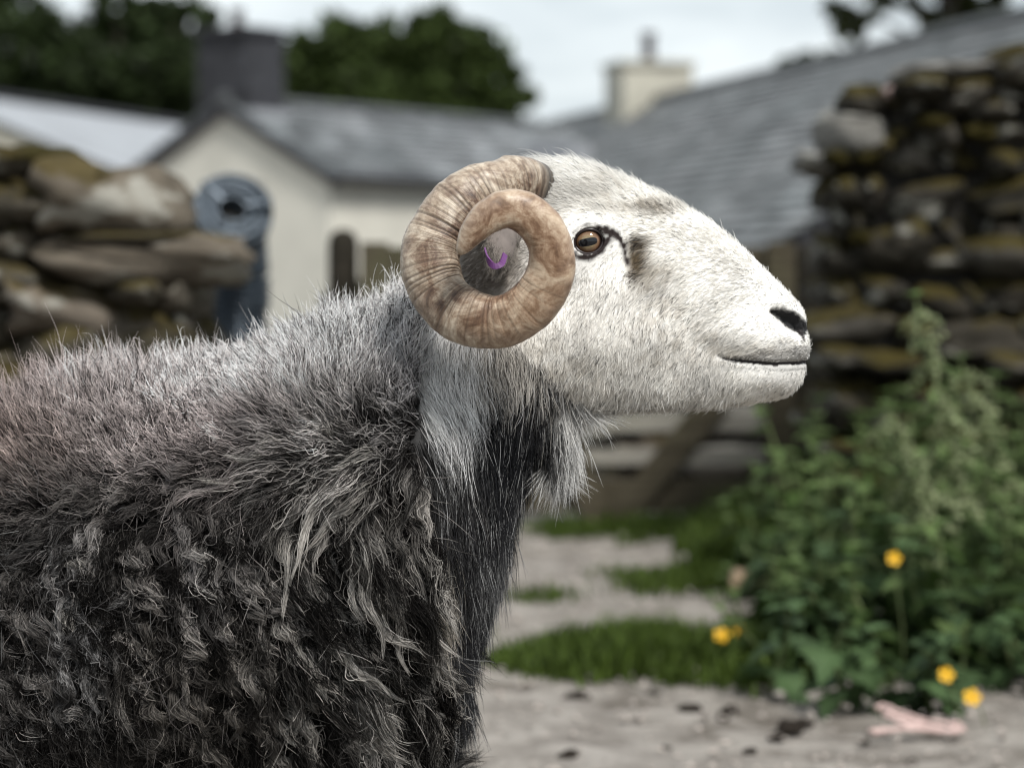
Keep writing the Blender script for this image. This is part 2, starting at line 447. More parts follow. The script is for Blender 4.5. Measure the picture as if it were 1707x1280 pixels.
def cottage():
    # corner nearest the yard gate; u runs along the gable, v along the long wall
    D = 30.0; cx = (550 - 853.5) / FPX * D; cy = CAM[1] + D
    ang = math.atan2(0.819, 0.574)                       # long wall direction
    root = tag(empty('cottage', (cx, cy, -1.05), ang), 'low cream rendered cottage with gable end and grey slate roof', 'house')
    # local frame: x along long wall (away), y to the left along the gable
    W, L, EV, RG = 3.4, 7.5, 3.08, 4.0
    bm = bmesh.new()
    pr = [(0, 0), (W, 0), (W, EV), (W / 2, RG), (0, EV)]
    f0 = [bm.verts.new((0, y, z)) for y, z in pr]; f1 = [bm.verts.new((L, y, z)) for y, z in pr]
    bm.faces.new(f0); bm.faces.new(f1[::-1])
    for i in range(5): bm.faces.new((f0[i], f1[i], f1[(i + 1) % 5], f0[(i + 1) % 5]))
    bmesh.ops.recalc_face_normals(bm, faces=bm.faces[:])
    bm_obj('wall', bm, M_RENDER, root)
    run = W / 2 + 0.16; drop = (RG - EV) * run / (W / 2)
    A = Matrix.Translation((-0.12, W / 2, RG + 0.06)) @ Matrix.Diagonal((1, -1, 1, 1))
    roof = slope_courses('roof', L + .2, run, drop, 11, M_SLATE, root, A)
    slope_courses('roof', L + .2, run, drop, 11, M_SLATE, root, Matrix.Translation((-0.12, W / 2, RG + 0.06)))
    V, F = tube([(-.14, W / 2, RG + .08), (L + .1, W / 2, RG + .08)], .07, 8); mesh_obj('ridge_tiles', V, F, M_SLATE, root)
    V, F = tube([(-.14, -.2, EV - .04), (L + .1, -.2, EV - .04)], .055, 8); mesh_obj('gutter', V, F, M_GUTTER, root)
    for s in (0, 1):       # verge boards along the gable
        bm = bmesh.new(); y1 = -.14 if s == 0 else W + .14
        z1 = EV - .09
        vs_ = [bm.verts.new(p) for p in [(-.10, W / 2, RG + .03), (-.10, W / 2, RG - .12), (-.10, y1, z1 - .07), (-.10, y1, z1 + .09)]]
        fc = bm.faces.new(vs_); e = bmesh.ops.extrude_face_region(bm, geom=[fc]); bmesh.ops.translate(bm, verts=[g for g in e['geom'] if isinstance(g, bmesh.types.BMVert)], vec=(.096, 0, 0))
        bmesh.ops.recalc_face_normals(bm, faces=bm.faces[:]); bm_obj('verge_board', bm, M_GUTTER, root)
    ch = chimney(root, 0.44, W / 2 + .13, RG - .6, RG + .92, .74, .84, M_DARKSTONE, [(0.0, 0.06, .34, .085)])
    bm = bmesh.new(); bx(bm, (.06, W / 2 - .40, RG - .26), (.84, W / 2 - .292, RG - .06)); bm_obj('chimney_flashing', bm, M_LEAD, ch)
    # narrow window in the gable
    wn_ = bm_obj('window', (lambda b: (bx(b, (-.03, 1.10, 2.02), (.02, 1.16, 2.98)), bx(b, (-.03, 1.44, 2.02), (.02, 1.50, 2.98)), bx(b, (-.03, 1.162, 2.90), (.02, 1.438, 2.98)), bx(b, (-.03, 1.162, 2.02), (.02, 1.438, 2.1)), b)[-1])(bmesh.new()), M_GUTTER, root)
    bm = bmesh.new(); bx(bm, (-.012, 1.162, 2.102), (.004, 1.438, 2.898)); bm_obj('pane', bm, M_GLASS, wn_)
    # stove pipe / vertical lead strip where the roofs meet
    bm = bmesh.new(); bx(bm, (5.3, -.1, EV - .02), (5.75, 0.75, EV + .62)); bm_obj('dormer_flashing', bm, M_LEAD, root)
cottage()

def long_house():
    R0 = np.array([.69, CAM[1] + 45.0]); R1 = np.array([5.4, CAM[1] + 25.5])
    d = R1 - R0; Lr = float(np.linalg.norm(d)); d /= Lr; R1b = R1 + d * 3.0; Lr += 3.0
    # local x from the far end towards us along the ridge, local y down the slope that faces the yard
    ang = math.atan2(d[1], d[0]); zr = .85 + 238 * 45.0 / FPX
    root = tag(empty('long_house', (R0[0], R0[1], -1.05), ang), 'long farm building with weathered slate roof and cream chimney', 'house')
    zr += 1.05; run, drop = 3.9, 2.45
    perp = np.array([-d[1], d[0]])           # local +y
    sgn = -1.0                                # slope facing the camera lies on local -y
    A = Matrix.Translation((0, 0, zr)) @ Matrix.Diagonal((1, sgn, 1, 1))
    slope_courses('roof', Lr, run, drop, 22, M_SLATE2, root, A)
    slope_courses('roof', Lr, run, drop, 22, M_SLATE2, root, Matrix.Translation((0, 0, zr)))
    V, F = tube([(-.05, 0, zr + .03), (Lr, 0, zr + .03)], .09, 8); mesh_obj('ridge_tiles', V, F, M_SLATE2, root)
    ev = zr - drop * 3.6 / 3.9 - .04
    bm = bmesh.new()
    pr = [(-3.6, 0), (3.6, 0), (3.6, ev), (0, zr - .06), (-3.6, ev)]
    f0 = [bm.verts.new((.12, y, z)) for y, z in pr]; f1 = [bm.verts.new((Lr - .12, y, z)) for y, z in pr]
    bm.faces.new(f0); bm.faces.new(f1[::-1])
    for i in range(5): bm.faces.new((f0[i], f1[i], f1[(i + 1) % 5], f0[(i + 1) % 5]))
    bmesh.ops.recalc_face_normals(bm, faces=bm.faces[:])
    bm_obj('wall', bm, M_DARKSTONE, root)
    V, F = tube([(0, -3.98, zr - drop - .05), (Lr, -3.98, zr - drop - .05)], .06, 8); mesh_obj('gutter', V, F, M_GUTTER, root)
    chimney(root, 6.35, 0, zr - .6, zr + .56, 1.05, 1.15, M_RENDER2, [(0.0, 0.0, .56, .105)])
long_house()

def metal_shed():
    A = np.array([(-150 - 853.5) / FPX * 34.0, CAM[1] + 34.0]); B = np.array([(330 - 853.5) / FPX * 44.0, CAM[1] + 44.0])
    d = B - A; L = float(np.linalg.norm(d)); d /= L; ang = math.atan2(d[1], d[0])
    zr = .85 + 288 * 36.0 / FPX + 1.05
    root = tag(empty('metal_shed', (A[0], A[1], -1.05), ang), 'shed with pale corrugated metal roof behind the broken wall', 'shed')
    mr = simple('pale_sheet_metal', (0.25, 0.265, 0.285), 0.7, 0.15, 1.0, 0.15)
    run, drop = 7.2, 2.75
    n = int(L / 0.038); V, F = [], []
    for i in range(n + 1):
        x = L * i / n; dz = 0.02 * math.sin(i * math.pi / 2 + .4)
        V += [(x, 0, zr + dz), (x, -run, zr - drop + dz)]
    F = [(2 * i, 2 * i + 1, 2 * i + 3, 2 * i + 2) for i in range(n)]
    mesh_obj('roof', V, F, mr, root)
    V2 = [(x, -y, z) for x, y, z in V]; mesh_obj('roof', V2, F, mr, root)
    bm = bmesh.new(); bx(bm, (-.1, -.14, zr + .03), (L + .1, .14, zr + .09)); bm_obj('ridge_cap', bm, M_GUTTER, root)
    bm = bmesh.new(); pr = [(-7, 0), (7, 0), (7, zr - drop * 7 / run - .05), (0, zr - .05), (-7, zr - drop * 7 / run - .05)]
    f0 = [bm.verts.new((.1, y, z)) for y, z in pr]; f1 = [bm.verts.new((L - .1, y, z)) for y, z in pr]
    bm.faces.new(f0); bm.faces.new(f1[::-1])
    for i in range(5): bm.faces.new((f0[i], f1[i], f1[(i + 1) % 5], f0[(i + 1) % 5]))
    bmesh.ops.recalc_face_normals(bm, faces=bm.faces[:]); bm_obj('wall', bm, M_RENDER2, root)
metal_shed()

# ---- trees --------------------------------------------------------
def leaf_mat(name, c, tr=0.35):
    m = MB(name).set(Roughness=0.6); m.b.inputs['Specular IOR Level'].default_value = 0.14
    g = m.attr('tone').outputs['Fac']
    col = m.ramp(g, [(0.0, tuple(x * .45 for x in c)), (0.55, c), (1.0, tuple(x * 1.8 for x in c))])
    m.color(col)
    t = m.n.new('ShaderNodeBsdfTranslucent'); m.l.new(col, t.inputs[0])
    x = m.n.new('ShaderNodeMixShader'); x.inputs[0].default_value = tr
    m.l.new(m.b.outputs[0], x.inputs[1]); m.l.new(t.outputs[0], x.inputs[2])
    m.l.new(x.outputs[0], m.n['Material Output'].inputs[0])
    return m.m
M_BARK = simple('bark', (0.06, 0.05, 0.04), 0.9, 0.4, 8, 0.1, 0.5)
M_LEAF_DARK = leaf_mat('leaf_dark', (0.020, 0.031, 0.010), 0.25)
M_LEAF_MID = leaf_mat('leaf_mid', (0.036, 0.054, 0.014), 0.3)
M_LEAF_RIGHT = leaf_mat('leaf_right', (0.045, 0.055, 0.018), 0.3)

def tree(name, label, loc, trunk_h, blobs, nleaf, size, mat, cat='tree', group=None, seed=1, conifer=False):
    """blobs: (dx, dy, z, rx, ry, rz) foliage volumes in metres above loc"""
    r = np.random.default_rng(seed)
    root = tag(empty(name, loc), label, cat, group)
    top = max(b[2] for b in blobs)
    V, F = tube([(0, 0, -.2), (0.05, 0, trunk_h * .4), (-.04, .03, trunk_h), (0.02, 0, top)], [.26, .2, .14, .05], 8)
    for b in blobs:
        v2, f2 = tube([(0, 0, trunk_h * .75), (b[0] * .5, b[1] * .5, (trunk_h + b[2]) / 2), (b[0], b[1], b[2])], [.11, .07, .02], 6)
        k = len(V); V += v2; F += [tuple(i + k for i in f) for f in f2]
    mesh_obj('trunk', V, F, M_BARK, root, True)
    vol = np.array([b[3] * b[4] * b[5] for b in blobs]); cnt = (nleaf * vol / vol.sum()).astype(int)
    C = []
    for b, n in zip(blobs, cnt):
        k = max(6, n // 60)                                  # clump centres, most of them towards the outside
        d = r.normal(size=(k, 3)); d /= np.linalg.norm(d, axis=1)[:, None]
        rad = r.uniform(.35, 1.06, (k, 1)) ** .6
        cl = d * rad
        pick = r.integers(0, k, n)
        p = cl[pick] + r.normal(size=(n, 3)) * .11
        C.append(p * np.array(b[3:6]) + np.array(b[:3]))
    C = np.vstack(C); n = len(C)
    a = r.normal(size=(n, 3)); a /= np.linalg.norm(a, axis=1)[:, None]
    b_ = np.cross(a, r.normal(size=(n, 3))); b_ /= np.linalg.norm(b_, axis=1)[:, None]
    s = size * r.uniform(.6, 1.3, (n, 1))
    Q = np.stack([C - a * s, C + b_ * s * .55, C + a * s, C - b_ * s * .55], 1).reshape(-1, 3)
    me = bpy.data.meshes.new('crown')
    me.vertices.add(4 * n); me.vertices.foreach_set('co', Q.astype(np.float32).ravel())
    me.loops.add(4 * n); me.loops.foreach_set('vertex_index', np.arange(4 * n, dtype=np.int32))
    me.polygons.add(n); me.polygons.foreach_set('loop_start', np.arange(0, 4 * n, 4, dtype=np.int32))
    me.update(calc_edges=True)
    at = me.attributes.new('tone', 'FLOAT', 'FACE'); at.data.foreach_set('value', r.uniform(0, 1, n).astype(np.float32))
    me.materials.append(mat)
    link(bpy.data.objects.new('crown', me), root)
    return root

def at(px, py, D):
    p = P(px, py, CAM[1] + D); return p

def bg_tree(name, label, D, blobs_px, nleaf, size, mat, seed, group=None):
    """blobs in photo pixels (x, y, rx, ry) at distance D"""
    cx = sum(b[0] for b in blobs_px) / len(blobs_px)
    base = at(cx, 400, D); loc = (base[0], base[1], -1.05); k = D / FPX
    r = random.Random(seed); bl = []
    for (x, y, rx, ry) in blobs_px:
        q = at(x, y, D)
        bl.append((q[0] - loc[0], r.uniform(-.6, .6), q[2] + 1.05, rx * k, (rx + ry) / 2 * k, ry * k))
    zmin = min(b[2] - b[5] for b in bl)
    return tree(name, label, loc, max(1.0, zmin), bl, nleaf, size, mat, group=group, seed=seed)

bg_tree('dark_tree', 'tall dark tree behind the pale corrugated shed roof', 54, [(40, 70, 95, 120), (0, 190, 120, 90), (80, 190, 90, 60), (-90, 60, 90, 120)], 9000, .17, M_LEAF_DARK, 21)
bg_tree('dark_tree', 'dark broad tree between the shed and the slate chimney', 56, [(190, 80, 90, 95), (150, 180, 90, 60), (250, 150, 90, 90), (210, 20, 50, 40)], 9000, .17, M_LEAF_DARK, 22)
bg_tree('dark_tree', 'dark tree right behind the slate chimney stack', 58, [(300, 75, 62, 85), (330, 170, 70, 60), (280, 30, 40, 45), (255, 200, 70, 50)], 7000, .17, M_LEAF_DARK, 23)
bg_tree('round_tree', 'rounded green tree above the cottage ridge beside the chimney stack', 60, [(555, 105, 80, 72), (520, 160, 60, 60), (610, 170, 80, 55), (570, 60, 45, 30)], 9000, .17, M_LEAF_MID, 24)
bg_tree('round_tree', 'big domed green tree rising over the far end of the cottage roof', 62, [(690, 90, 95, 70), (770, 120, 85, 75), (830, 165, 65, 55), (660, 170, 90, 60), (885, 205, 45, 35), (760, 190, 110, 45)], 13000, .17, M_LEAF_MID, 25)
bg_tree('far_tree', 'small far tree peeping over the long slate ridge', 70, [(1345, 116, 58, 24), (1305, 125, 26, 18), (1400, 108, 40, 25)], 3500, .16, M_LEAF_RIGHT, 26)
bg_tree('leafy_tree', 'tall tree with sparse hanging leaves above the long slate roof', 46, [(1440, 22, 50, 48), (1520, -15, 70, 45), (1640, 22, 85, 40), (1600, -90, 140, 70), (1480, -70, 90, 60), (1700, 40, 50, 40), (1590, 50, 50, 26)], 9000, .14, M_LEAF_RIGHT, 27)

# ---- timber gate, posts, wire coils -------------------------------
def wood_mat(name, c0, c1):
    m = MB(name).set(Roughness=0.9); m.b.inputs['Specular IOR Level'].default_value = 0.06
    co = m.coord(); mp = m.n.new('ShaderNodeMapping'); mp.inputs['Scale'].default_value = (1.5, 18, 18); m.l.new(co, mp.inputs[0])
    n = m.noise(3, 6, 0.65, mp.outputs[0]); g = m.noise(1.6, 3, 0.6, co)
    c = m.mix(m.ramp(g, [(0.50, (0,) * 3), (0.70, (0.45,) * 3)]), m.ramp(n, [(0.3, c0), (0.7, c1)]), m.ramp(n, [(0.3, (0.06, 0.07, 0.03)), (0.7, (0.16, 0.16, 0.09))]))
    m.color(c).bump(n, 0.4, 0.01); return m.m
M_GATE = wood_mat('gate_timber', (0.035, 0.030, 0.020), (0.095, 0.082, 0.058))
M_RAIL_PALE = wood_mat('weathered_rail', (0.16, 0.15, 0.13), (0.30, 0.285, 0.25))
M_POSTW = wood_mat('post_timber', (0.012, 0.011, 0.008), (0.032, 0.028, 0.022))

def gate():
    Y = 5.4; xl, xr = P(604, 800, Y)[0], P(1322, 800, Y)[0]
    root = tag(empty('field_gate', ((xl + xr) / 2, Y, 0)), 'low dark timber gate with diagonal brace across the yard', 'gate'); L = root.location
    def plank(name, x0, x1, z0, z1, y0=0.0, th=0.035, mat=M_GATE, slope=0.0):
        bm = bmesh.new(); vv = bx(bm, (x0 - L.x, y0, z0), (x1 - L.x, y0 + th, z1))
        bmesh.ops.bevel(bm, geom=bm.edges[:], offset=.005, segments=1)
        if slope:
            for v in bm.verts: v.co.z += slope * (v.co.x)
        return bm_obj(name, bm, mat, root)
    for i, (z0, z1, mt) in enumerate([(.05, .155, M_GATE), (.315, .375, M_RAIL_PALE), (.205, .255, M_RAIL_PALE), (.47, .55, M_GATE), (.64, .72, M_GATE), (.83, .925, M_GATE)]):
        plank('rail', xl + .01, xr - .01, z0, z1, 0, .035, mt)
    for x in (xl, xr - .09): plank('stile', x, x + .09, .03, .94, -.038, .036)
    # two diagonal braces
    for (ax, ay, bx_, by) in ((1015, 880, 1215, 640), (905, 640, 1000, 870)):
        a, b = P(ax, ay, Y), P(bx_, by, Y)
        v = Vector((b[0] - a[0], 0, b[2] - a[2])); Lh = v.length; an = -math.atan2(v.z, v.x)
        bm = bmesh.new(); bx(bm, (0, 0, -.045), (Lh, .03, .045), Matrix.Translation((a[0] - L.x, -.034, a[2])) @ Matrix.Rotation(an, 4, 'Y'))
        bm_obj('brace', bm, M_GATE, root)
    return root
gate()

def post(px, top, D, rad, label, base_z=None):
    Y = CAM[1] + D; t = P(px, top, Y); gz = ground_z(t[0], Y) if base_z is None else base_z
    V, F = tube([(0, 0, -.25), (0, 0, .3), (0.004, 0, t[2] - gz - rad * .9), (0.004, 0, t[2] - gz - rad * .35), (0.004, 0, t[2] - gz - .08 * rad), (0.004, 0, t[2] - gz)], [rad * 1.05, rad, rad * .97, rad * .8, rad * .45, rad * .1], 14)
    root = tag(empty('gate_post', (t[0], Y, gz)), label, 'post')
    mesh_obj('shaft', V, F, M_POSTW, root, True)
    z = t[2] - gz
    for zz in (z * .45, z * .8):                       # iron staples that carry the hinges
        V, F = tube([(rad * .7, -.02, zz), (rad * 1.5, -.02, zz + .01), (rad * 1.5, -.02, zz - .05), (rad * .7, -.02, zz - .06)], .007, 6)
        mesh_obj('hinge_staple', V, F, M_GUTTER, root)
ST_D = [stone_mesh('stone', 600 + i, stone_mat('wall_stone_black', [(0.012, 0.011, 0.009), (0.035, 0.032, 0.027), (0.018, 0.016, 0.013)], (0.014, 0.013, 0.005), 0.7), 2) for i in range(4)]
def back_wall():
    r = random.Random(31); Y = 7.5
    x0, x1 = P(560, 500, Y)[0], P(1345, 500, Y)[0]; gz = ground_z(0, Y)
    root = tag(empty('drystone_wall', ((x0 + x1) / 2, Y, gz)), 'low dark tumbled stone wall seen through the gate rails', 'wall'); L = root.location
    z = gz
    pale = [(1140, 1286, 752, 788), (1215, 1285, 684, 722), (1068, 1108, 735, 772), (1030, 1062, 748, 780), (905, 960, 790, 830)]
    for q in pale: px_stone(root, ST_P if q[0] > 1100 else ST_B, *q, Y - .02, .36, r, .1)
    while z < .80:
        h = r.uniform(.06, .16); x = x0
        while x < x1:
            ww = r.uniform(.12, .42); zc = z + h / 2; pc = proj(np.array([x + ww / 2, Y, zc]))
            if not any(a - 16 < pc[0] < b + 16 and c_ - 16 < pc[1] < d_ + 16 for a, b, c_, d_ in pale) and zc < .72 + .08 * math.sin(x * 5):
                put_stone(root, ST_D, x + ww / 2 - L.x, .2 + r.uniform(-.05, .05), zc - gz, ww, .42, h * r.uniform(.8, 1.05), r, .1)
            x += ww
        z += h
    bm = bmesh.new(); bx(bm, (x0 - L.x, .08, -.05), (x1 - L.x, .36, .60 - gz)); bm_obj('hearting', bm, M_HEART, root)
back_wall()
post(570, 382, 8.05, .052, 'dark round-topped gatepost standing against the cream cottage wall')
post(1350, 405, 8.2, .06, 'dark gatepost at the end of the tall drystone wall')
post(388, 338, 6.97, .05, 'short post carrying coils of wire by the broken wall')

def coil(center, R0, hgt, rot, label):
    """a reel of fencing wire: a helix wound in several layers"""
    r = random.Random(label); pts, V, F = [], [], []
    layers, turns = 6, 8
    for l in range(layers):
        rr = R0 * (1.0 - .115 * l)
        pts = []
        for i in range(turns * 22 + 1):
            a = 2 * math.pi * i / 22; z = hgt * ((i / (turns * 22)) - .5) * (1 if l % 2 else -1)
            q = rr * (1 + .025 * math.sin(a * 1.37 + l) + r.uniform(-.01, .01))
            pts.append((q * math.cos(a), q * math.sin(a), z + r.uniform(-.003, .003)))
        v2, f2 = tube(pts, .0068, 5); k = len(V); V += v2; F += [tuple(i + k for i in f) for f in f2]
    root = tag(empty('wire_coil', center), label, 'wire coil', 'coils of wire stacked at the post'); root.rotation_euler = rot
    mesh_obj('winding', V, F, M_WIRE, root, True)
    for k in range(3):                                  # tie wires round the reel
        a = k * 2.1 + .4; ca, sa = math.cos(a), math.sin(a)
        q = [(R0 * 1.05, -hgt * .55), (R0 * 1.05, hgt * .55), (R0 * .36, hgt * .55), (R0 * .36, -hgt * .55), (R0 * 1.05, -hgt * .55)]
        V, F = tube([(x * ca, x * sa, z) for x, z in q], .005, 5); mesh_obj('tie', V, F, M_WIRE, root)
M_WIRE = MB('galvanised_wire').set(Base_Color=(0.040, 0.052, 0.066, 1), Roughness=0.34, Metallic=0.6).m
Yc = CAM[1] + 6.72
q = P(384, 362, Yc); coil((q[0], Yc, q[2]), .105, .10, (R(62), R(8), R(12)), 'grey wire coil facing out from the top of the stack')
for k, (px_, py_, lab) in enumerate([(380, 432, 'upper flat-lying wire coil on the post under the tilted coil'), (383, 488, 'middle flat-lying wire coil threaded on the post'), (378, 545, 'lowest flat-lying wire coil low on the post')]):
    q = P(px_, py_, Yc + .18); coil((q[0] + .012, Yc + .23, q[2]), .092, .088, (R(5 - 4 * k), R(-4 + 3 * k), k), lab)
# ================================================================== plants and small things on the ground
M_NET = leaf_mat('nettle_leaf', (0.030, 0.052, 0.013), 0.25)
M_NET_LIGHT = leaf_mat('young_leaf', (0.085, 0.125, 0.045), 0.3)
M_WEED = leaf_mat('weed_leaf', (0.044, 0.074, 0.030), 0.2)
M_STEM = simple('stem_green', (0.10, 0.13, 0.05), 0.7, 0.3, 12)
M_TASSEL = leaf_mat('flower_tassel', (0.30, 0.34, 0.19), 0.35)
M_GRASS = leaf_mat('grass_blade', (0.052, 0.080, 0.014), 0.3)
M_YELLOW = simple('yellow_petal', (0.62, 0.36, 0.015), 0.5, 0.12, 40)
M_PINK = simple('pink_twine', (0.42, 0.31, 0.285), 0.8, 0.25, 90)

def leaf_mesh(name, mat, prof, fold=.25, droop=.18, tone=.5):
    """a folded leaf, base at the origin, pointing along +x; prof = (t, half width)"""
    V, F = [], []
    for i, (t, w_) in enumerate(prof):
        z = -droop * t * t
        V += [(t, w_, z + w_ * fold), (t, 0, z), (t, -w_, z + w_ * fold)]
        if i:
            a = 3 * (i - 1); b = 3 * i
            F += [(a, b, b + 1, a + 1), (a + 1, b + 1, b + 2, a + 2)]
    me = bpy.data.meshes.new(name); me.from_pydata(V, [], F); me.update()
    at_ = me.attributes.new('tone', 'FLOAT', 'FACE'); at_.data.foreach_set('value', [tone] * len(F))
    me.materials.append(mat); return me
NET_PROF = [(0, .01), (.06, .24), (.12, .30), (.2, .36), (.27, .33), (.34, .35), (.42, .28), (.5, .29), (.6, .2), (.7, .2), (.82, .09), (1, .0)]
LOBE_PROF = [(0, .01), (.1, .05), (.16, .34), (.26, .46), (.3, .24), (.42, .34), (.55, .44), (.58, .20), (.72, .24), (.86, .12), (1, 0)]
NET_L = [leaf_mesh('leaf', M_NET, NET_PROF, .3, .25 + .1 * k, .25 + .17 * k) for k in range(4)]
NET_Y = [leaf_mesh('leaf', M_NET_LIGHT, NET_PROF, .35, .2, .35 + .2 * k) for k in range(3)]
LOBE_L = [leaf_mesh('leaf', M_WEED, LOBE_PROF, .2, .25 + .12 * k, .35 + .22 * k) for k in range(3)]

def tassel_mesh():
    r = random.Random(3); V, F = [], []
    for k in range(40):
        t = r.random(); c_ = Vector((t * .9, r.gauss(0, .10) * (1.1 - t), -.5 * t * t + r.gauss(0, .08)))
        for q in range(1):
            a = Vector((r.gauss(0, 1), r.gauss(0, 1), r.gauss(0, 1))).normalized() * .10; b = a.orthogonal().normalized() * .07
            i = len(V); V += [c_ - a, c_ + b, c_ + a, c_ - b]; F.append((i, i + 1, i + 2, i + 3))
    me = bpy.data.meshes.new('flower_tassel'); me.from_pydata(V, [], F); me.update()
    at_ = me.attributes.new('tone', 'FLOAT', 'FACE'); at_.data.foreach_set('value', [r.random() for _ in F]); me.materials.append(M_TASSEL); return me
TASSEL = tassel_mesh()

def nettle(loc, h, lean, seed, label, group, leaf=.085, pairs=None, young=0.3, tassels=False, meshes=None, name='nettle_plant', cat='nettle'):
    r = random.Random(seed)
    root = tag(empty(name, loc), label, cat, group)
    az = r.uniform(0, 6.28); lx, ly = lean
    def sp(t): return Vector((lx * t * t + .012 * math.sin(5 * t + az), ly * t * t + .012 * math.cos(4 * t + az), h * t))
    V, F = tube([sp(i / 7) for i in range(8)], [.0042 * (1.15 - i / 9) + .0012 for i in range(8)], 6)
    mesh_obj('stem', V, F, M_STEM, root, True)
    pairs = pairs or max(4, int(h / .062))
    for i in range(pairs):
        t = .14 + .84 * (i + .5) / pairs
        p = sp(t); turn = az + i * math.pi / 2 + r.uniform(-.3, .3)
        s = leaf * (1.15 - .75 * max(0, t - .35) / .65) * r.uniform(.8, 1.2)
        for k in range(2):
            a = turn + k * math.pi
            if r.random() < .06: continue
            if meshes: me = r.choice(meshes)
            else: me = r.choice(NET_Y) if (t > 1 - young or r.random() < .06) else r.choice(NET_L)
            me_obj('leaf', me, root, p, (r.uniform(-.35, .35), r.uniform(.05, .55) - .3 * t, a), (s, s, s))
        if tassels and .45 < t < .99:
            for k in range(5):
                s2 = .075 * r.uniform(.7, 1.3) * (1.3 - .6 * t)
                me_obj('flower_tassel', TASSEL, root, p, (0, r.uniform(-.2, .5), turn + .8 + k * 1.3), (s2, s2, s2))
    # leafy tip
    for k in range(4):
        me_obj('leaf', r.choice(NET_Y) if not meshes else r.choice(meshes), root, sp(1.0), (0, -.5 + r.uniform(-.2, .2), az + k * 1.57), (leaf * .45,) * 3)
    return root

def at_ground(px, py):
    q = G(px, py); return (q[0], q[1], ground_z(q[0], q[1]) - .01)

def nettle_bed():
    r = random.Random(17)
    NLAB = {6.6: ('dark green nettle right up against the drystone wall at the back of the bed', 'nettles against the drystone wall'), 6.1: ('dark green nettle one row out from the drystone wall', 'nettles in the second row'),
            5.6: ('dark green nettle in the middle rows of the bed, behind the shorter front ones', 'nettles in the middle rows'), 5.15: ('shorter dark green nettle just behind the lobed weeds edging the bed', 'short nettles behind the lobed weeds')}
    # (base px x, base D, top py)
    pts = []
    for D, n, x0, x1, topf in [(6.6, 14, 1225, 1760, lambda x: np.interp(x, [1225, 1330, 1450, 1707], [800, 690, 640, 640])),
                               (6.1, 15, 1262, 1770, lambda x: np.interp(x, [1250, 1350, 1480, 1707], [850, 740, 700, 660])),
                               (5.6, 15, 1270, 1770, lambda x: np.interp(x, [1250, 1340, 1480, 1707], [900, 830, 760, 740])),
                               (5.15, 16, 1288, 1770, lambda x: np.interp(x, [1280, 1380, 1500, 1707], [980, 930, 880, 840])),
                               ]:
        for i in range(n):
            x = x0 + (x1 - x0) * (i + r.uniform(.1, .9)) / n; d = D + r.uniform(-.2, .2)
            Y = CAM[1] + d; b = P(x, 640, Y); tz = P(x, float(topf(x)) + r.uniform(-45, 60), Y)[2]
            pts.append(((b[0], Y, ground_z(b[0], Y) - .01), max(.2, tz), *NLAB[D]))
    for k, (loc, h, lab, grp) in enumerate(pts):
        nettle(loc, h, (r.uniform(-.10, .06), r.uniform(-.08, .05)), 900 + k, lab, grp, leaf=r.uniform(.09, .125), young=r.choice([.1, .25, .4]))
    # the tall flowering ones
    for k, (bpx, tpx, tpy, D, lab2) in enumerate([(1625, 1528, 488, 5.35, 'tallest pale flowering nettle standing above the nettle bed against the stones'),
                                            (1560, 1478, 668, 5.2, 'pale flowering nettle a head shorter than the tallest one'),
                                            (1690, 1600, 590, 5.6, 'flowering nettle leaning close behind the tallest one')]):
        Y = CAM[1] + D; b = P(bpx, 640, Y); t = P(tpx, tpy, Y)
        nettle((b[0], Y, -.01), t[2], (t[0] - b[0], 0), 700 + k, lab2, None, leaf=.08, young=.55, tassels=True, name='flowering_nettle')
    # low lobed-leaf weeds in front
    grp2 = 'lobed-leaf weeds at the front of the nettle bed'
    for k in range(26):
        x = 1270 + 470 * (k % 13 + r.uniform(.1, .9)) / 13; py = r.uniform(1118, 1178) if k < 13 else r.uniform(1090, 1130)
        if x < 1330: py -= 20
        loc = at_ground(x, py)
        nettle(loc, r.uniform(.20, .33) if k >= 13 else r.uniform(.12, .22), (r.uniform(-.08, .04), r.uniform(-.12, -.02)), 500 + k, 'low weed with lobed grey-green leaves edging the nettle bed', grp2,
               leaf=r.uniform(.075, .115), pairs=r.choice([3, 4, 5]), meshes=LOBE_L, name='lobed_weed', cat='weed')
    # low light-green weeds creeping out towards the track
    for k in range(9):
        x = 1240 + 17 * k + r.uniform(-8, 8); loc = at_ground(x, r.uniform(1020, 1120))
        nettle(loc, r.uniform(.14, .26), (r.uniform(-.10, .02), -.05), 650 + k, 'small bright young nettle at the ragged edge of the bed by the track', 'young nettles by the track', leaf=.06, young=.9)
nettle_bed()

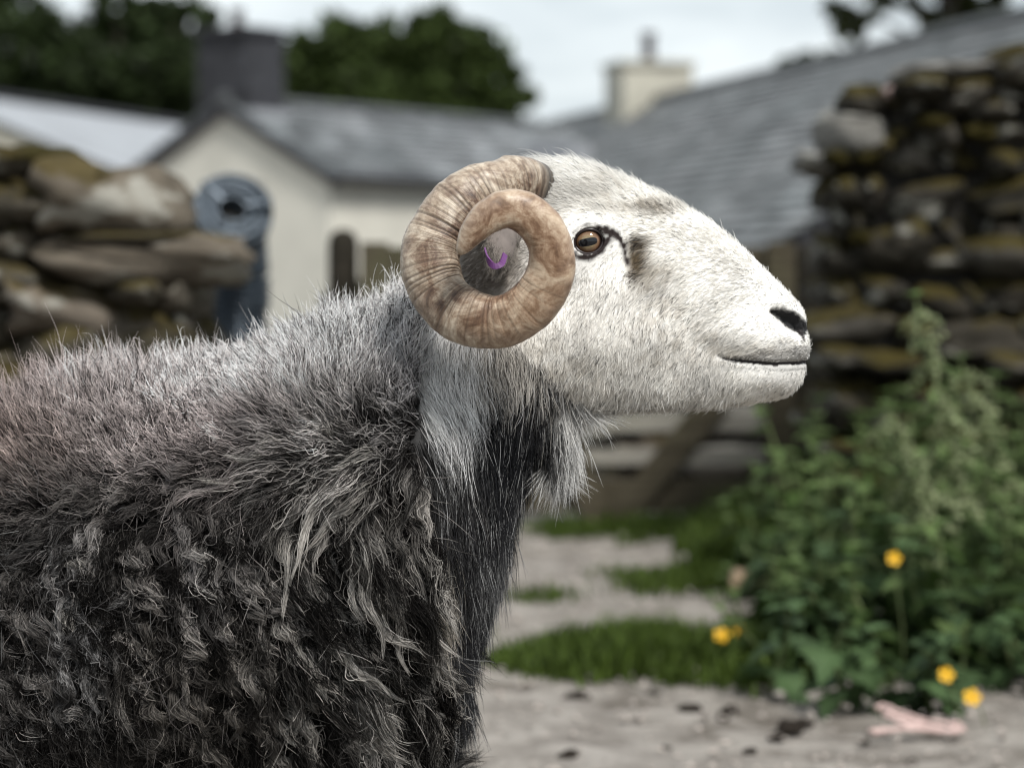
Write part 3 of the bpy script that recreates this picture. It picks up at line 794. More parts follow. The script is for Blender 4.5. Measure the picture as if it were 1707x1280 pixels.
# ---- grass (uncountable) -----------------------------------------
def grass(name, label, polys, n, hgt, seed):
    """polys: list of (px0, px1, py0, py1) ground rectangles with soft ends"""
    r = np.random.default_rng(seed); B = []; gf, gf2 = field(seed + 90, 9.0), field(seed + 190, 30.0)
    for (x0, x1, y0, y1, wgt, hs) in polys:
        nt = max(4, int(wgt * (x1 - x0) / 5)); k = int(n * wgt / nt)
        for j in range(nt):                                   # tufts, thinner towards the ends
            a = r.beta(1.2, 1.2); c0 = G(x0 + (x1 - x0) * a, y0 + (y1 - y0) * (.5 + .30 * r.normal())); sp_ = r.uniform(.018, .06); th = r.uniform(.45, 1.25) * hs * (1 - .55 * abs(2 * a - 1) ** 2)
            kk = int(k * r.uniform(.4, 1.6))
            for ox, oy in r.normal(size=(kk, 2)) * sp_ * np.array([1.0, 1.3]): B.append((c0[0] + ox, c0[1] + oy, ground_z(c0[0], c0[1] + oy) - .005, th))
    B = np.array(B); k = len(B); h = hgt * B[:, 3] * r.uniform(.45, 1.2, k); az = r.uniform(0, 6.28, k); le = r.uniform(.1, .75, k) * h
    w_ = r.uniform(.0022, .0045, k); dx, dy = np.cos(az), np.sin(az)
    base = B[:, :3]; side = np.stack([-dy, dx, 0 * dx], 1) * w_[:, None]
    mid = base + np.stack([dx * le * .3, dy * le * .3, h * .6], 1); tip = base + np.stack([dx * le, dy * le, h], 1)
    V = np.stack([base - side, base + side, mid + side * .8, mid - side * .8, tip], 1).reshape(-1, 3)
    I = np.arange(k) * 5
    F = [(i, i + 1, i + 2, i + 3) for i in I] + [(i + 3, i + 2, i + 4) for i in I]
    o = mesh_obj(name, V, F, M_GRASS)
    t = r.uniform(0, 1, k); a = o.data.attributes.new('tone', 'FLOAT', 'FACE'); a.data.foreach_set('value', np.concatenate([t, t]).astype(np.float32))
    tag(o, label, 'grass', kind='stuff'); return o
grass('grass', 'bright green strip of short grass crossing the dirt track', [(845, 1320, 1082, 1118, 1.0, 1.0), (960, 1150, 1070, 1100, .3, 1.2), (1150, 1380, 1080, 1125, .4, 1.0)], 12000, .066, 1)
grass('grass', 'thin grass tongue reaching onto the track from the nettle bed', [(1030, 1330, 948, 985, .8, 1.0), (868, 925, 985, 1002, .08, .6)], 4200, .055, 2)
grass('grass', 'rough grass growing along the foot of the gate', [(860, 1320, 872, 902, .8, .7), (1170, 1330, 870, 950, .7, 1.5)], 5500, .10, 3)

# ---- buttercups ---------------------------------------------------
def petal_mesh():
    V = [(0, 0, 0), (.45, -.28, .08), (.85, -.38, .25), (1, 0, .33), (.85, .38, .25), (.45, .28, .08)]
    me = bpy.data.meshes.new('petal'); me.from_pydata(V, [], [(0, 1, 2, 3), (0, 3, 4, 5)]); me.update(); me.materials.append(M_YELLOW); return me
PETAL = petal_mesh()
def buttercup(px, py, D, label, s=.016, tilt=.7):
    Y = CAM[1] + D; c_ = P(px, py, Y); gz = ground_z(c_[0], Y)
    root = tag(empty('buttercup', (c_[0], Y, gz)), label, 'flower')
    V, F = tube([(0.03, .02, -.01), (0.02, 0.015, (c_[2] - gz) * .5), (0, 0.004, c_[2] - gz)], .0016, 5); mesh_obj('stem', V, F, M_STEM, root)
    Mh = Matrix.Translation((0, 0, c_[2] - gz)) @ Matrix.Rotation(tilt, 4, 'X')
    for k in range(5):
        o = me_obj('petal', PETAL, root); o.matrix_local = Mh @ Matrix.Rotation(k * 2 * math.pi / 5, 4, 'Z') @ Matrix.Diagonal((s, s, s, 1))
    bm = bmesh.new(); bmesh.ops.create_icosphere(bm, subdivisions=1, radius=s * .3); o = bm_obj('flower_centre', bm, M_YELLOW, root); o.matrix_local = Mh @ Matrix.Translation((0, 0, s * .15))
buttercup(1490, 931, 4.85, 'orange-yellow buttercup high among the nettle leaves', .015, 1.2)
buttercup(1577, 1125, 4.55, 'yellow buttercup low in front of the weeds, the upper of two', .016, 1.1)
buttercup(1620, 1163, 4.5, 'yellow buttercup nearest the pink twine', .018, 1.0)
buttercup(1203, 1060, 5.2, 'yellow buttercup in the grass strip, one of a touching pair', .018, .9)
buttercup(1232, 1055, 5.25, 'yellow buttercup in the grass strip, second of the touching pair', .016, 1.0)

# ---- pink baler twine --------------------------------------------
def twine():
    q = at_ground(1530, 1222); root = tag(empty('baler_twine', (q[0], q[1], q[2] + .012)), 'knotted scrap of pink baler twine lying on the dirt', 'twine')
    r = random.Random(4); k = 1 / (FPX / 4.6)
    def w2(px, py, up=0): return Vector(((px - 1530) * k, (1222 - py) * k * 1.1, up + max(0, (1222 - py) * k * .55)))
    strands = [[(1480, 1178), (1500, 1196), (1525, 1212), (1555, 1222), (1590, 1232)], [(1488, 1172), (1512, 1192), (1540, 1205), (1575, 1212), (1598, 1222)],
               [(1478, 1190), (1505, 1208), (1540, 1224), (1570, 1240), (1594, 1240)], [(1448, 1252), (1470, 1236), (1500, 1230), (1526, 1216), (1540, 1200)], [(1452, 1254), (1480, 1243), (1510, 1230), (1530, 1226)],
               [(1592, 1236), (1604, 1226), (1598, 1212), (1580, 1212)], [(1484, 1184), (1515, 1200), (1548, 1214), (1582, 1226), (1600, 1232)], [(1476, 1182), (1470, 1176), (1482, 1170), (1500, 1186), (1530, 1198)], [(1456, 1248), (1490, 1236), (1535, 1232), (1576, 1236), (1592, 1228)]]
    for s in strands:
        pts = catmull([tuple(w2(x, y, .004 + .006 * r.random())) for x, y in s], 14)
        V, F = tube([Vector(p) for p in pts], [.0040 * (1 + .25 * math.sin(i * 2.2)) for i in range(14)], 7); mesh_obj('strand', V, F, M_PINK, root, True)
twine()
q = P(1500, 160, 4.42)
def scrap():
    root = tag(empty('pink_twine_scrap', (q[0], q[1], q[2] - .012)), 'small wad of pink twine tucked on top of the drystone wall', 'twine')
    r = random.Random(8)
    for k in range(4):
        pts = [Vector((.032 * math.cos(a + k) * (1 + .2 * k % 2), .03 * math.sin(a * 1.3 + k), .016 + .016 * math.sin(a * 1.7 + k * 2))) for a in np.linspace(0, 5.5, 16)]
        V, F = tube(pts, .006, 6); mesh_obj('strand', V, F, M_PINK, root, True)
scrap()

# ---- clods, pebbles, loose stones --------------------------------
M_CLOD = simple('dark_clod', (0.035, 0.028, 0.022), 0.95, 0.5, 25, 0.1, 0.8)
def clod_mesh(seed):
    bm = bmesh.new(); bmesh.ops.create_icosphere(bm, subdivisions=2, radius=.5)
    for v in bm.verts:
        v.co *= 1 + .5 * mnoise.noise(v.co * 2.6 + Vector((seed, 0, 3))) + .25 * mnoise.noise(v.co * 6 + Vector((0, seed, 3))); v.co.z = max(v.co.z, -.18)
    me = bpy.data.meshes.new('clod'); bm.to_mesh(me); bm.free(); me.materials.append(M_CLOD); return me
CLODS = [clod_mesh(k * 3.7) for k in range(5)]
for k, (x, y, w_) in enumerate([(965, 1160, 46), (945, 1162, 30), (1150, 1178, 40), (1215, 1180, 34), (1318, 1210, 52), (1296, 1222, 36), (1340, 1200, 34), (880, 1165, 18), (945, 1258, 44), (1205, 1190, 26), (1640, 1268, 22), (1110, 1240, 20), (1375, 1166, 26), (1030, 1195, 16), (1440, 1230, 20), (905, 1185, 20), (1090, 1150, 24), (1250, 1245, 24), (1520, 1262, 20)]):
    g = at_ground(x, y); s = w_ / FPX * (g[1] - CAM[1])
    o = me_obj('dung_clod', CLODS[k % 5], None, (g[0], g[1], g[2] + s * .10), (0, 0, k * 1.3), (s, s * .9, s * .55))
    tag(o, 'dark crumbled clod lying on the pale dirt', 'clod', 'dark clods scattered on the dirt')
def boulder(name, px, py, D, w_, h_, mesh, label, base_extra=0.0):
    Y = CAM[1] + D; c_ = P(px, py, Y); k = D / FPX
    o = me_obj(name, mesh, None, (c_[0], Y, ground_z(c_[0], Y) + h_ * k * .42), (0, .05, .3), (w_ * k, w_ * k * .8, h_ * k)); tag(o, label, 'stone'); return o
M_TAN = simple('tan_stone', (0.42, 0.30, 0.20), 0.9, 0.2, 20)
TAN = stone_mesh('tan_stone', 555, M_TAN)
boulder('loose_stone', 1250, 995, 6.35, 62, 44, TAN, 'tan stone lying at the edge of the track beside young nettles')

def pebbles():
    r = np.random.default_rng(4); V, F = [], []
    oc = np.array([(1, 0, 0), (0, 1, 0), (-1, 0, 0), (0, -1, 0), (0, 0, .7), (0, 0, -.5)]); of = [(0, 1, 4), (1, 2, 4), (2, 3, 4), (3, 0, 4), (1, 0, 5), (2, 1, 5), (3, 2, 5), (0, 3, 5)]
    for k in range(4200):
        x = r.uniform(-.9, 1.7); y = r.uniform(1.0, 6.0); s = .004 + .010 * r.random() ** 4
        p = np.array([x, y, ground_z(x, y) + s * .1 + .004]); b = len(V)
        V += [tuple(p + q * s * r.uniform(.6, 1.3, 3)) for q in oc]; F += [tuple(i + b for i in f) for f in of]
    o = mesh_obj('gravel', V, F, simple('gravel_stone', (0.28, 0.25, 0.225), 0.9, 0.6, 60)); tag(o, 'fine loose gravel strewn over the dirt', 'gravel', kind='stuff')
pebbles()
# ================================================================== the ram
RAM = tag(empty('ram', (0, 0, 0)), 'white-faced grey-fleeced ram with a curled horn, standing in profile', 'sheep')
RAM.location = (P(300, 900, 0.05)[0], 0.05, 0.0)
RL = np.array(RAM.location)

def ring_loft(rings):
    """rings: list of (n,3) arrays -> closed verts, faces"""
    n = len(rings[0]); V = np.vstack(rings); F = []
    for i in range(len(rings) - 1):
        for k in range(n):
            k2 = (k + 1) % n
            F.append((i * n + k, i * n + k2, (i + 1) * n + k2, (i + 1) * n + k))
    F.append(tuple(range(n))[::-1]); F.append(tuple(range((len(rings) - 1) * n, len(rings) * n)))
    return V, F

TH = np.linspace(0, 2 * math.pi, 48, endpoint=False)
def sup(t, e):
    return np.sign(t) * np.abs(t) ** e

pieces = []
# head: (x, top, bottom, half width px)
HEAD = np.array([(1346, 550, 602, 20), (1344, 529, 615, 32), (1337, 512, 635, 41), (1324, 498, 655, 47), (1304, 478, 666, 51), (1268, 443, 672, 55), (1228, 405, 676, 58), (1180, 367, 680, 62),
                 (1120, 331, 684, 69), (1060, 304, 686, 80), (1000, 283, 688, 92), (950, 274, 690, 97), (900, 281, 680, 94), (850, 305, 650, 84), (800, 350, 600, 62), (775, 400, 540, 36)], float)
xs_ = np.concatenate([np.linspace(1346, 1296, 14), np.linspace(1286, 775, 40)])
rings = []
for x in xs_:
    o_ = np.argsort(HEAD[:, 0]); h = HEAD[o_]
    t_, b_, w_ = (np.interp(x, h[:, 0], h[:, k]) for k in (1, 2, 3))
    c0 = P(x, (t_ + b_) / 2, 0.0); hz = (P(x, t_, 0)[2] - P(x, b_, 0)[2]) / 2; hw = w_ / 1550.0
    cz, sy = sup(np.cos(TH), .82), sup(np.sin(TH), .88)
    taper = 1.0 - 0.16 * np.clip(-cz, 0, 1) - 0.10 * np.clip(cz, 0, 1)          # narrower jaw and nose bridge
    rings.append(np.stack([np.full(48, c0[0]), hw * sy * taper, c0[2] + hz * cz], 1))
pieces.append(ring_loft(rings))
# neck: back edge, front edge, half width (m)
NECK = [((420, 650), (770, 1110), .165), ((540, 590), (798, 1030), .145), ((640, 545), (832, 925), .122), ((700, 490), (862, 815), .105), ((760, 425), (915, 712), .092), ((820, 360), (975, 640), .084), ((870, 330), (980, 570), .07)]
NK = catmull([(*P(*b, .01), *P(*f, .01), w_) for b, f, w_ in NECK], 22)
rings = []
for q in NK:
    bk, fr, w_ = q[:3], q[3:6], q[6]; c0 = (bk + fr) / 2; ax = (bk - fr) / 2
    rings.append(c0 + np.cos(TH)[:, None] * ax + np.sin(TH)[:, None] * np.array([0, w_, 0]))
pieces.append(ring_loft(rings))
# trunk: (x, top, bottom, half width m)
TR = [(-800, 880, 1060, .04), (-775, 870, 1150, .10), (-660, 820, 1270, .165), (-400, 800, 1320, .195), (-100, 792, 1345, .205), (150, 718, 1350, .20), (350, 660, 1345, .185), (500, 620, 1330, .165), (610, 604, 1310, .14), (690, 660, 1280, .112), (745, 770, 1230, .08), (772, 900, 1170, .04)]
TRc = catmull([(x, t_, b_, w_ * 1000) for x, t_, b_, w_ in TR], 46)
def trunk_y(x): return .02 + .09 * float(np.clip((600 - x) / 900, 0, 1.3))
rings = []
for x, t_, b_, w_ in TRc:
    yc = trunk_y(x); c0 = P(x, (t_ + b_) / 2, yc); hz = (P(x, t_, yc)[2] - P(x, b_, yc)[2]) / 2
    cz, sy = sup(np.cos(TH), .9), sup(np.sin(TH), .92)
    rings.append(np.stack([np.full(48, c0[0]), yc + w_ / 1000 * sy, c0[2] + hz * cz], 1))
pieces.append(ring_loft(rings))
# loose skin hanging at the throat
rings = []
for t_ in np.linspace(-1, 1, 15):
    q_ = math.sqrt(max(0.02, 1 - t_ * t_)); c0 = P(930 - 14 * t_, 708 + 62 * t_, 0.0); rings.append(np.stack([c0[0] + np.cos(TH) * .020 * q_, np.sin(TH) * .026 * q_, np.full(48, c0[2])], 1))
pieces.append(ring_loft(rings))
# legs: (dx, z, radius)
xf, xh = P(600, 900, .04)[0], P(-600, 900, .14)[0]
for (x0, yc, chain) in [(xf, .04, [(0, .52, .085), (-.02, .40, .062), (.015, .30, .040), (.0, .21, .031), (.0, .10, .022), (.01, .055, .026), (.03, .022, .034), (.035, 0.0, .036)]),
                        (xh, .15, [(.02, .56, .125), (.05, .42, .085), (.0, .32, .050), (-.05, .245, .034), (-.03, .13, .024), (-.02, .06, .027), (.0, .022, .034), (.005, 0.0, .036)])]:
    for s in (-1, 1):
        yy = yc + s * .095
        V, F = tube([(x0 + dx, yy, z) for dx, z, r_ in chain], [r_ for *_, r_ in chain], 16)
        pieces.append((np.array([tuple(v) for v in V]), F))

bm = bmesh.new()
for V, F in pieces:
    vv = [bm.verts.new(tuple(v)) for v in V]
    for f in F: bm.faces.new([vv[i] for i in f])
me0 = bpy.data.meshes.new('raw'); bm.to_mesh(me0); bm.free()
tmp = bpy.data.objects.new('raw', me0); COL.objects.link(tmp)
md = tmp.modifiers.new('r', 'REMESH'); md.mode = 'VOXEL'; md.voxel_size = 0.0045
sm = tmp.modifiers.new('s', 'SMOOTH'); sm.factor = 0.5; sm.iterations = 8
bpy.context.view_layer.update()
ev = tmp.evaluated_get(bpy.context.evaluated_depsgraph_get())
body_me = bpy.data.meshes.new_from_object(ev); body_me.name = 'body'
bpy.data.objects.remove(tmp); bpy.data.meshes.remove(me0)

# ---- pixel-space masks (mirrored to the far side) -----------------
def mpx(v):
    q = v.copy(); q[:, 1] = -np.abs(q[:, 1]); return proj(q)

def poly_d(px, py, pts):
    """smallest (distance - radius) to a chain of (x, y, r)"""
    best = np.full(px.shape, 1e9)
    for (ax, ay, ar), (bx_, by, br) in zip(pts[:-1], pts[1:]):
        dx, dy = bx_ - ax, by - ay; L2 = dx * dx + dy * dy + 1e-9
        t = np.clip(((px - ax) * dx + (py - ay) * dy) / L2, 0, 1)
        best = np.minimum(best, np.hypot(px - ax - t * dx, py - ay - t * dy) - (ar + (br - ar) * t))
    return best
LASH = [(955, 387, 0.5), (966, 379, 1), (980, 373, 1.5), (992, 374, 3.5), (1005, 383, 5), (1018, 389, 7.5), (1028, 393, 6), (1036, 402, 3.5), (1041, 418, 3), (1046, 438, 3.5)]
LOW = [(955, 424, 4), (966, 428, 4.5), (980, 429, 4.5), (994, 424, 4), (1003, 415, 5), (1009, 403, 6.5), (1018, 394, 6)]
MOUTH = [(1200, 593, 0.1), (1210, 597, .6), (1224, 600, 1.4), (1250, 603, 2.2), (1290, 607, 2.6), (1330, 605, 2.4), (1350, 602, 3)]
NOSE = [(1288, 519, 4), (1302, 524, 9), (1318, 533, 13.5), (1331, 541, 13), (1339, 549, 9)]
CLEFT = [(1333, 553, 2.0), (1338, 560, 1.0), (1341, 568, .5)]
def eye_e(px, py, sx=25.0, sy=21.0):
    a = R(-12); dx, dy = px - 981.0, py - 402.5
    u = dx * math.cos(a) + dy * math.sin(a); v = -dx * math.sin(a) + dy * math.cos(a)
    return np.hypot(u / sx, v / sy)

# refine the faces round eye, nose and mouth, then carve the features
bm = bmesh.new(); bm.from_mesh(body_me)
cen = np.array([f.calc_center_median() for f in bm.faces]); fx, fy = mpx(cen)
sel = ((poly_d(fx, fy, MOUTH) < 14) | (poly_d(fx, fy, NOSE) < 14) | (eye_e(fx, fy) < 2.2) | (poly_d(fx, fy, LASH) < 12)) & (fx > 930)
bm.faces.ensure_lookup_table()
ed = {e for i in np.nonzero(sel)[0] for e in bm.faces[i].edges}
bmesh.ops.subdivide_edges(bm, edges=list(ed), cuts=2, use_grid_fill=True)
bmesh.ops.triangulate(bm, faces=bm.faces[:])
bm.normal_update(); bm.to_mesh(body_me); bm.free()
nv = len(body_me.vertices)
co = np.empty(nv * 3, np.float32); body_me.vertices.foreach_get('co', co); co = co.reshape(-1, 3).astype(float)
no = np.empty(nv * 3, np.float32); body_me.vertices.foreach_get('normal', no); no = no.reshape(-1, 3).astype(float)
px, py = mpx(co); head = sstep(880, 930, px) * (py < 720)
side = np.clip(np.abs(no[:, 1]) * 1.6, 0, 1)
def gs(x, y, rx, ry): return np.exp(-(((px - x) / rx) ** 2 + ((py - y) / ry) ** 2))
disp = np.zeros(nv)
disp += .0065 * gs(988, 392, 52, 34) * side                     # orbit and brow
disp += .0045 * gs(1010, 372, 40, 14) * side
disp -= .0060 * gs(1052, 432, 22, 30) * side                    # gland pit before the eye
disp -= .0040 * gs(1110, 520, 70, 45) * side                    # hollow of the cheek
disp += .0050 * gs(990, 560, 70, 60) * side                     # jaw muscle
disp += .0045 * gs(1230, 555, 50, 26) * side                    # upper lip pad
disp += .0030 * gs(1270, 635, 45, 18) * side                    # lower lip
disp += .0040 * gs(1300, 505, 20, 10) * side                    # nostril rim
disp += .0030 * gs(1312, 560, 22, 10) * side
disp -= .0022 * gs(1182, 580, 24, 18) * side; disp += .0040 * gs(1335, 582, 16, 16) * np.clip(side + .5, 0, 1)                    # corner of the mouth
disp -= .0045 * sstep(6.0, -3.0, poly_d(px, py, MOUTH)) * np.clip(side + .3, 0, 1)
disp -= .0140 * sstep(3.0, -8.0, poly_d(px, py, NOSE)) * side
disp -= .0130 * sstep(1.05, .8, eye_e(px, py)) * side
disp *= np.where(px > 900, 1, 0)
co2 = co + no * disp[:, None]
body_me.vertices.foreach_set('co', (co2 - RL).astype(np.float32).ravel())
body_me.update()

# ---- regions and coat colours -------------------------------------
FB = np.array([(400, 640), (440, 668), (480, 688), (560, 694), (640, 702), (760, 712), (860, 692), (960, 690), (1080, 728), (1180, 712), (1280, 690), (1400, 660), (1500, 700)], float)
JAW = np.array([(600, 470), (700, 500), (800, 545), (870, 585), (910, 618), (950, 662), (985, 694), (1010, 712), (1030, 730)], float)
f_e = field(41, 30.0); f_c = field(42, 90.0); f_d = field(43, 240.0)
def regions(p):
    x, y = mpx(p); e = 14 * f_e(p)
    leg = p[:, 2] < .30
    fl = (x < np.interp(y, FB[:, 0], FB[:, 1]) + e) & ~leg
    low = (y > 1330) & (x < 800) & ~leg
    fl |= low
    nk = ~fl & ~leg & (y > np.interp(x, JAW[:, 0], JAW[:, 1]) + e * .4) & (x < 1030)
    fc = ~fl & ~nk & ~leg
    return x, y, fl, nk, fc, leg

WHITE = np.array([.86, .843, .81]); GREYB = np.array([.30, .255, .20]); BLACK = np.array([.012, .012, .013]); DGREY = np.array([.05, .05, .052])
def face_colour(x, y, p, r):
    """r: uniform random per hair"""
    n = len(x); g = lambda cx, cy, rx, ry: np.exp(-(((x - cx) / rx) ** 2 + ((y - cy) / ry) ** 2))
    c = np.tile(WHITE, (n, 1)) * (1 + .10 * f_c(p))[:, None].clip(.75, 1.15)
    tan = .50 * g(1085, 345, 46, 11) + .9 * g(1064, 428, 22, 32) + .40 * g(1095, 470, 36, 34) + .20 * g(1120, 560, 70, 60) + .28 * g(960, 640, 70, 50) + .4 * g(1250, 585, 70, 13) + .35 * g(1180, 675, 120, 22) + .4 * g(1290, 660, 40, 18) + .15 * g(1020, 312, 30, 22)
    tan += .30 * g(1185, 570, 20, 14) + .22 * g(880, 600, 60, 40)
    k = np.clip(tan + .18 * f_d(p) * (tan > .08), 0, .95)
    c = c * (1 - k[:, None] * .72) + np.array([.26, .205, .13]) * (k[:, None] * .72)
    ko = np.clip(1.2 * g(1062, 436, 15, 26) + .8 * g(1072, 405, 15, 9) + .3 * g(1098, 350, 34, 10), 0, .92)[:, None]; c = c * (1 - ko) + np.array([.11, .078, .042]) * (.6 + 1.3 * np.modf(r * 17.3)[0][:, None]) * ko
    hol = np.clip(1.1 * g(815, 440, 75, 80), 0, .9)[:, None]; c = c * (1 - hol) + np.array([.20, .165, .135]) * hol  # brownish fur inside the horn loop, with the horn's shade put into its colour
    c[r < .032 + .13 * np.clip(tan, 0, 1) + .04 * (y > 480) * (x < 1180)] *= .22                                 # scattered dark hairs
    blk = 1.0 * g(1062, 404, 13, 8) + 1.0 * g(1056, 458, 10, 14)
    c[r > 1 - .75 * np.clip(blk, 0, 1)] = np.array([.035, .028, .022])
    d = np.minimum(np.minimum(poly_d(x, y, LASH), poly_d(x, y, LOW)), 1e9)
    c[d + 7 * (r - .5) + 2.0 * f_d(p * 2) < 1] = np.array([.022, .014, .013])
    dm = poly_d(x, y, MOUTH)
    r2 = np.modf(r * 37.7)[0]; fr_ = sstep(1200, 1320, x)
    up = ((dm < 3 + 34 * r2 * fr_) & (y < 606) & (x > 1205)) & (r > .22)
    c[up] = c[up] * .28 + np.array([.02, .016, .014])
    lo = ((dm < 14 * r2 * fr_ + 2) & (y >= 604) & (x > 1225)) & (r > .42); c[lo] = c[lo] * .30
    c[dm < .4] = np.array([.02, .015, .015])
    dn = poly_d(x, y, NOSE); c[dn + 7 * (r - .5) + 1.5 * f_d(p * 2) < 1] = BLACK
    c[(poly_d(x, y, CLEFT) < 1.5 + 4 * (r - .5))] = np.array([.03, .025, .025])
    return c

NB = [  # x, y, rx, ry, weight, colour
    (735, 580, 50, 75, 2.4, (.92, .91, .90)), (765, 645, 34, 55, 1.6, (.92, .91, .90)), (850, 592, 60, 34, 1.1, (.60, .57, .53)),
    (850, 700, 62, 70, 2.2, (.018, .019, .022)), (885, 672, 44, 48, 1.2, (.03, .03, .033)), (820, 790, 75, 90, 1.3, (.032, .032, .035)),
    (960, 745, 36, 75, 3.4, (.82, .81, .79)), (935, 790, 20, 40, 1.5, (.82, .81, .80)), (990, 700, 22, 20, 1.0, (.55, .52, .48)), (905, 800, 26, 60, 1.1, (.50, .50, .50)), (885, 860, 24, 70, 2.4, (.66, .66, .67)),
    (706, 900, 28, 62, 2.0, (.50, .46, .40)), (720, 960, 20, 26, 1.2, (.55, .50, .43)), (735, 770, 40, 70, 1.6, (.045, .044, .044)), (790, 760, 20, 30, .8, (.30, .29, .28)), (810, 880, 34, 50, .9, (.28, .28, .28)),
    (760, 850, 44, 75, 1.3, (.030, .030, .032)), (800, 1000, 55, 95, 1.5, (.032, .032, .035)), (760, 1100, 55, 95, 1.4, (.036, .036, .039)), (850, 960, 18, 60, .6, (.30, .30, .31)),
    (815, 1090, 16, 50, .8, (.35, .32, .29)), (740, 1240, 40, 50, .8, (.16, .155, .15)), (770, 1220, 20, 60, .6, (.30, .29, .27)), (860, 740, 200, 400, .08, (.09, .09, .09))]
def neck_colour(x, y, r):
    W_ = np.stack([b[4] * np.exp(-(((x - b[0]) / b[2]) ** 2 + ((y - b[1]) / b[3]) ** 2)) for b in NB], 1) + 1e-6
    W_ = W_ ** 1.6
    cum = np.cumsum(W_, 1) / W_.sum(1, keepdims=True)
    k = (r[:, None] > cum).sum(1).clip(0, len(NB) - 1)
    pickc = np.array([b[5] for b in NB])[k]
    avg = (W_[:, :, None] * np.array([b[5] for b in NB])[None]).sum(1) / W_.sum(1, keepdims=True)
    return .75 * pickc + .25 * avg

# skin colour
co3 = co2; x_, y_, fl, nk, fc, leg = regions(co3)
skin = np.zeros((nv, 3)); skin[fl] = (.004, .0036, .0034)
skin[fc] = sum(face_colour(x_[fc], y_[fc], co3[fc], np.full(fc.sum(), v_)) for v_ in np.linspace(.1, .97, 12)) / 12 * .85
skin[nk] = neck_colour(x_[nk], y_[nk], np.full(nk.sum(), .5)) * .45
skin[leg] = (.55, .53, .5); skin[co3[:, 2] < .035] = (.03, .025, .02)
inside = eye_e(x_, y_) < 1.02; skin[inside & fc] = (.02, .012, .012)
at_ = body_me.attributes.new('col', 'FLOAT_COLOR', 'POINT'); at_.data.foreach_set('color', np.hstack([skin, np.ones((nv, 1))]).astype(np.float32).ravel())
m = MB('ram_skin').set(Roughness=0.6); m.b.inputs['Specular IOR Level'].default_value = 0.25
m.color(m.attr('col').outputs['Color']); m.bump(m.noise(220, 3, .6, m.coord()), .3, .003)
body_me.materials.clear(); body_me.materials.append(m.m)
body_me.polygons.foreach_set('use_smooth', [True] * len(body_me.polygons))
body = bpy.data.objects.new('body', body_me); link(body, RAM)

# ---- hair ----------------------------------------------------------
tri = np.empty(len(body_me.polygons) * 3, np.int32); body_me.polygons.foreach_get('vertices', tri); tri = tri.reshape(-1, 3)
no3 = np.empty(nv * 3, np.float32); body_me.vertices.foreach_get('normal', no3); no3 = no3.reshape(-1, 3).astype(float)
tc = co3[tri].mean(1); tn = np.cross(co3[tri[:, 1]] - co3[tri[:, 0]], co3[tri[:, 2]] - co3[tri[:, 0]]); ta = np.linalg.norm(tn, axis=1) / 2; tn /= (2 * ta[:, None] + 1e-12)
tx, ty, tfl, tnk, tfc, tleg = regions(tc)
view = tc - CAM; view /= np.linalg.norm(view, axis=1)[:, None]
facing = -(tn * view).sum(1)
rx_, ry_ = proj(tc)
vis = np.where(facing > -.45, 1.0, .22) * np.where((rx_ > -140) & (ry_ < 1400), 1.0, .10)

def sample(wt, n):
    wt = wt * ta; cdf = np.cumsum(wt); idx = np.searchsorted(cdf, rng.uniform(0, cdf[-1], n)).clip(0, len(ta) - 1)
    a, b = rng.uniform(size=(2, n)); s = a + b > 1; a[s], b[s] = 1 - a[s], 1 - b[s]; c_ = 1 - a - b
    t = tri[idx]; p = co3[t[:, 0]] * a[:, None] + co3[t[:, 1]] * b[:, None] + co3[t[:, 2]] * c_[:, None]
    nn = no3[t[:, 0]] * a[:, None] + no3[t[:, 1]] * b[:, None] + no3[t[:, 2]] * c_[:, None]; nn /= np.linalg.norm(nn, axis=1)[:, None] + 1e-9
    return p, nn

def unit(v): return v / (np.linalg.norm(v, axis=-1, keepdims=True) + 1e-9)

def hair_obj(name, pts, rad, col, mat, parent):
    n, k, _ = pts.shape
    hc = bpy.data.hair_curves.new(name); hc.add_curves([k] * n)
    hc.attributes['position'].data.foreach_set('vector', (pts - RL).astype(np.float32).ravel())
    ra = hc.attributes.get('radius') or hc.attributes.new('radius', 'FLOAT', 'POINT'); ra.data.foreach_set('value', rad.astype(np.float32).ravel())
    ca = hc.attributes.new('col', 'FLOAT_COLOR', 'POINT'); ca.data.foreach_set('color', np.concatenate([col, np.ones((n, k, 1))], 2).astype(np.float32).ravel())
    hc.materials.append(mat)
    return link(bpy.data.objects.new(name, hc), parent)

def fur_mat(name, rough, spec, trans):
    m = MB(name).set(Roughness=rough); m.b.inputs['Specular IOR Level'].default_value = spec
    c = m.attr('col').outputs['Color']; m.color(c)
    t = m.n.new('ShaderNodeBsdfTranslucent'); m.l.new(c, t.inputs[0]); x = m.n.new('ShaderNodeMixShader'); x.inputs[0].default_value = trans
    m.l.new(m.b.outputs[0], x.inputs[1]); m.l.new(t.outputs[0], x.inputs[2]); m.l.new(x.outputs[0], m.n['Material Output'].inputs[0]); return m.m
M_FUR = fur_mat('short_fur', .7, .08, .42)
M_WOOL = fur_mat('wool', .85, .05, .18)

g1, g2, g3 = field(61, 60.0), field(62, 60.0), field(63, 25.0)
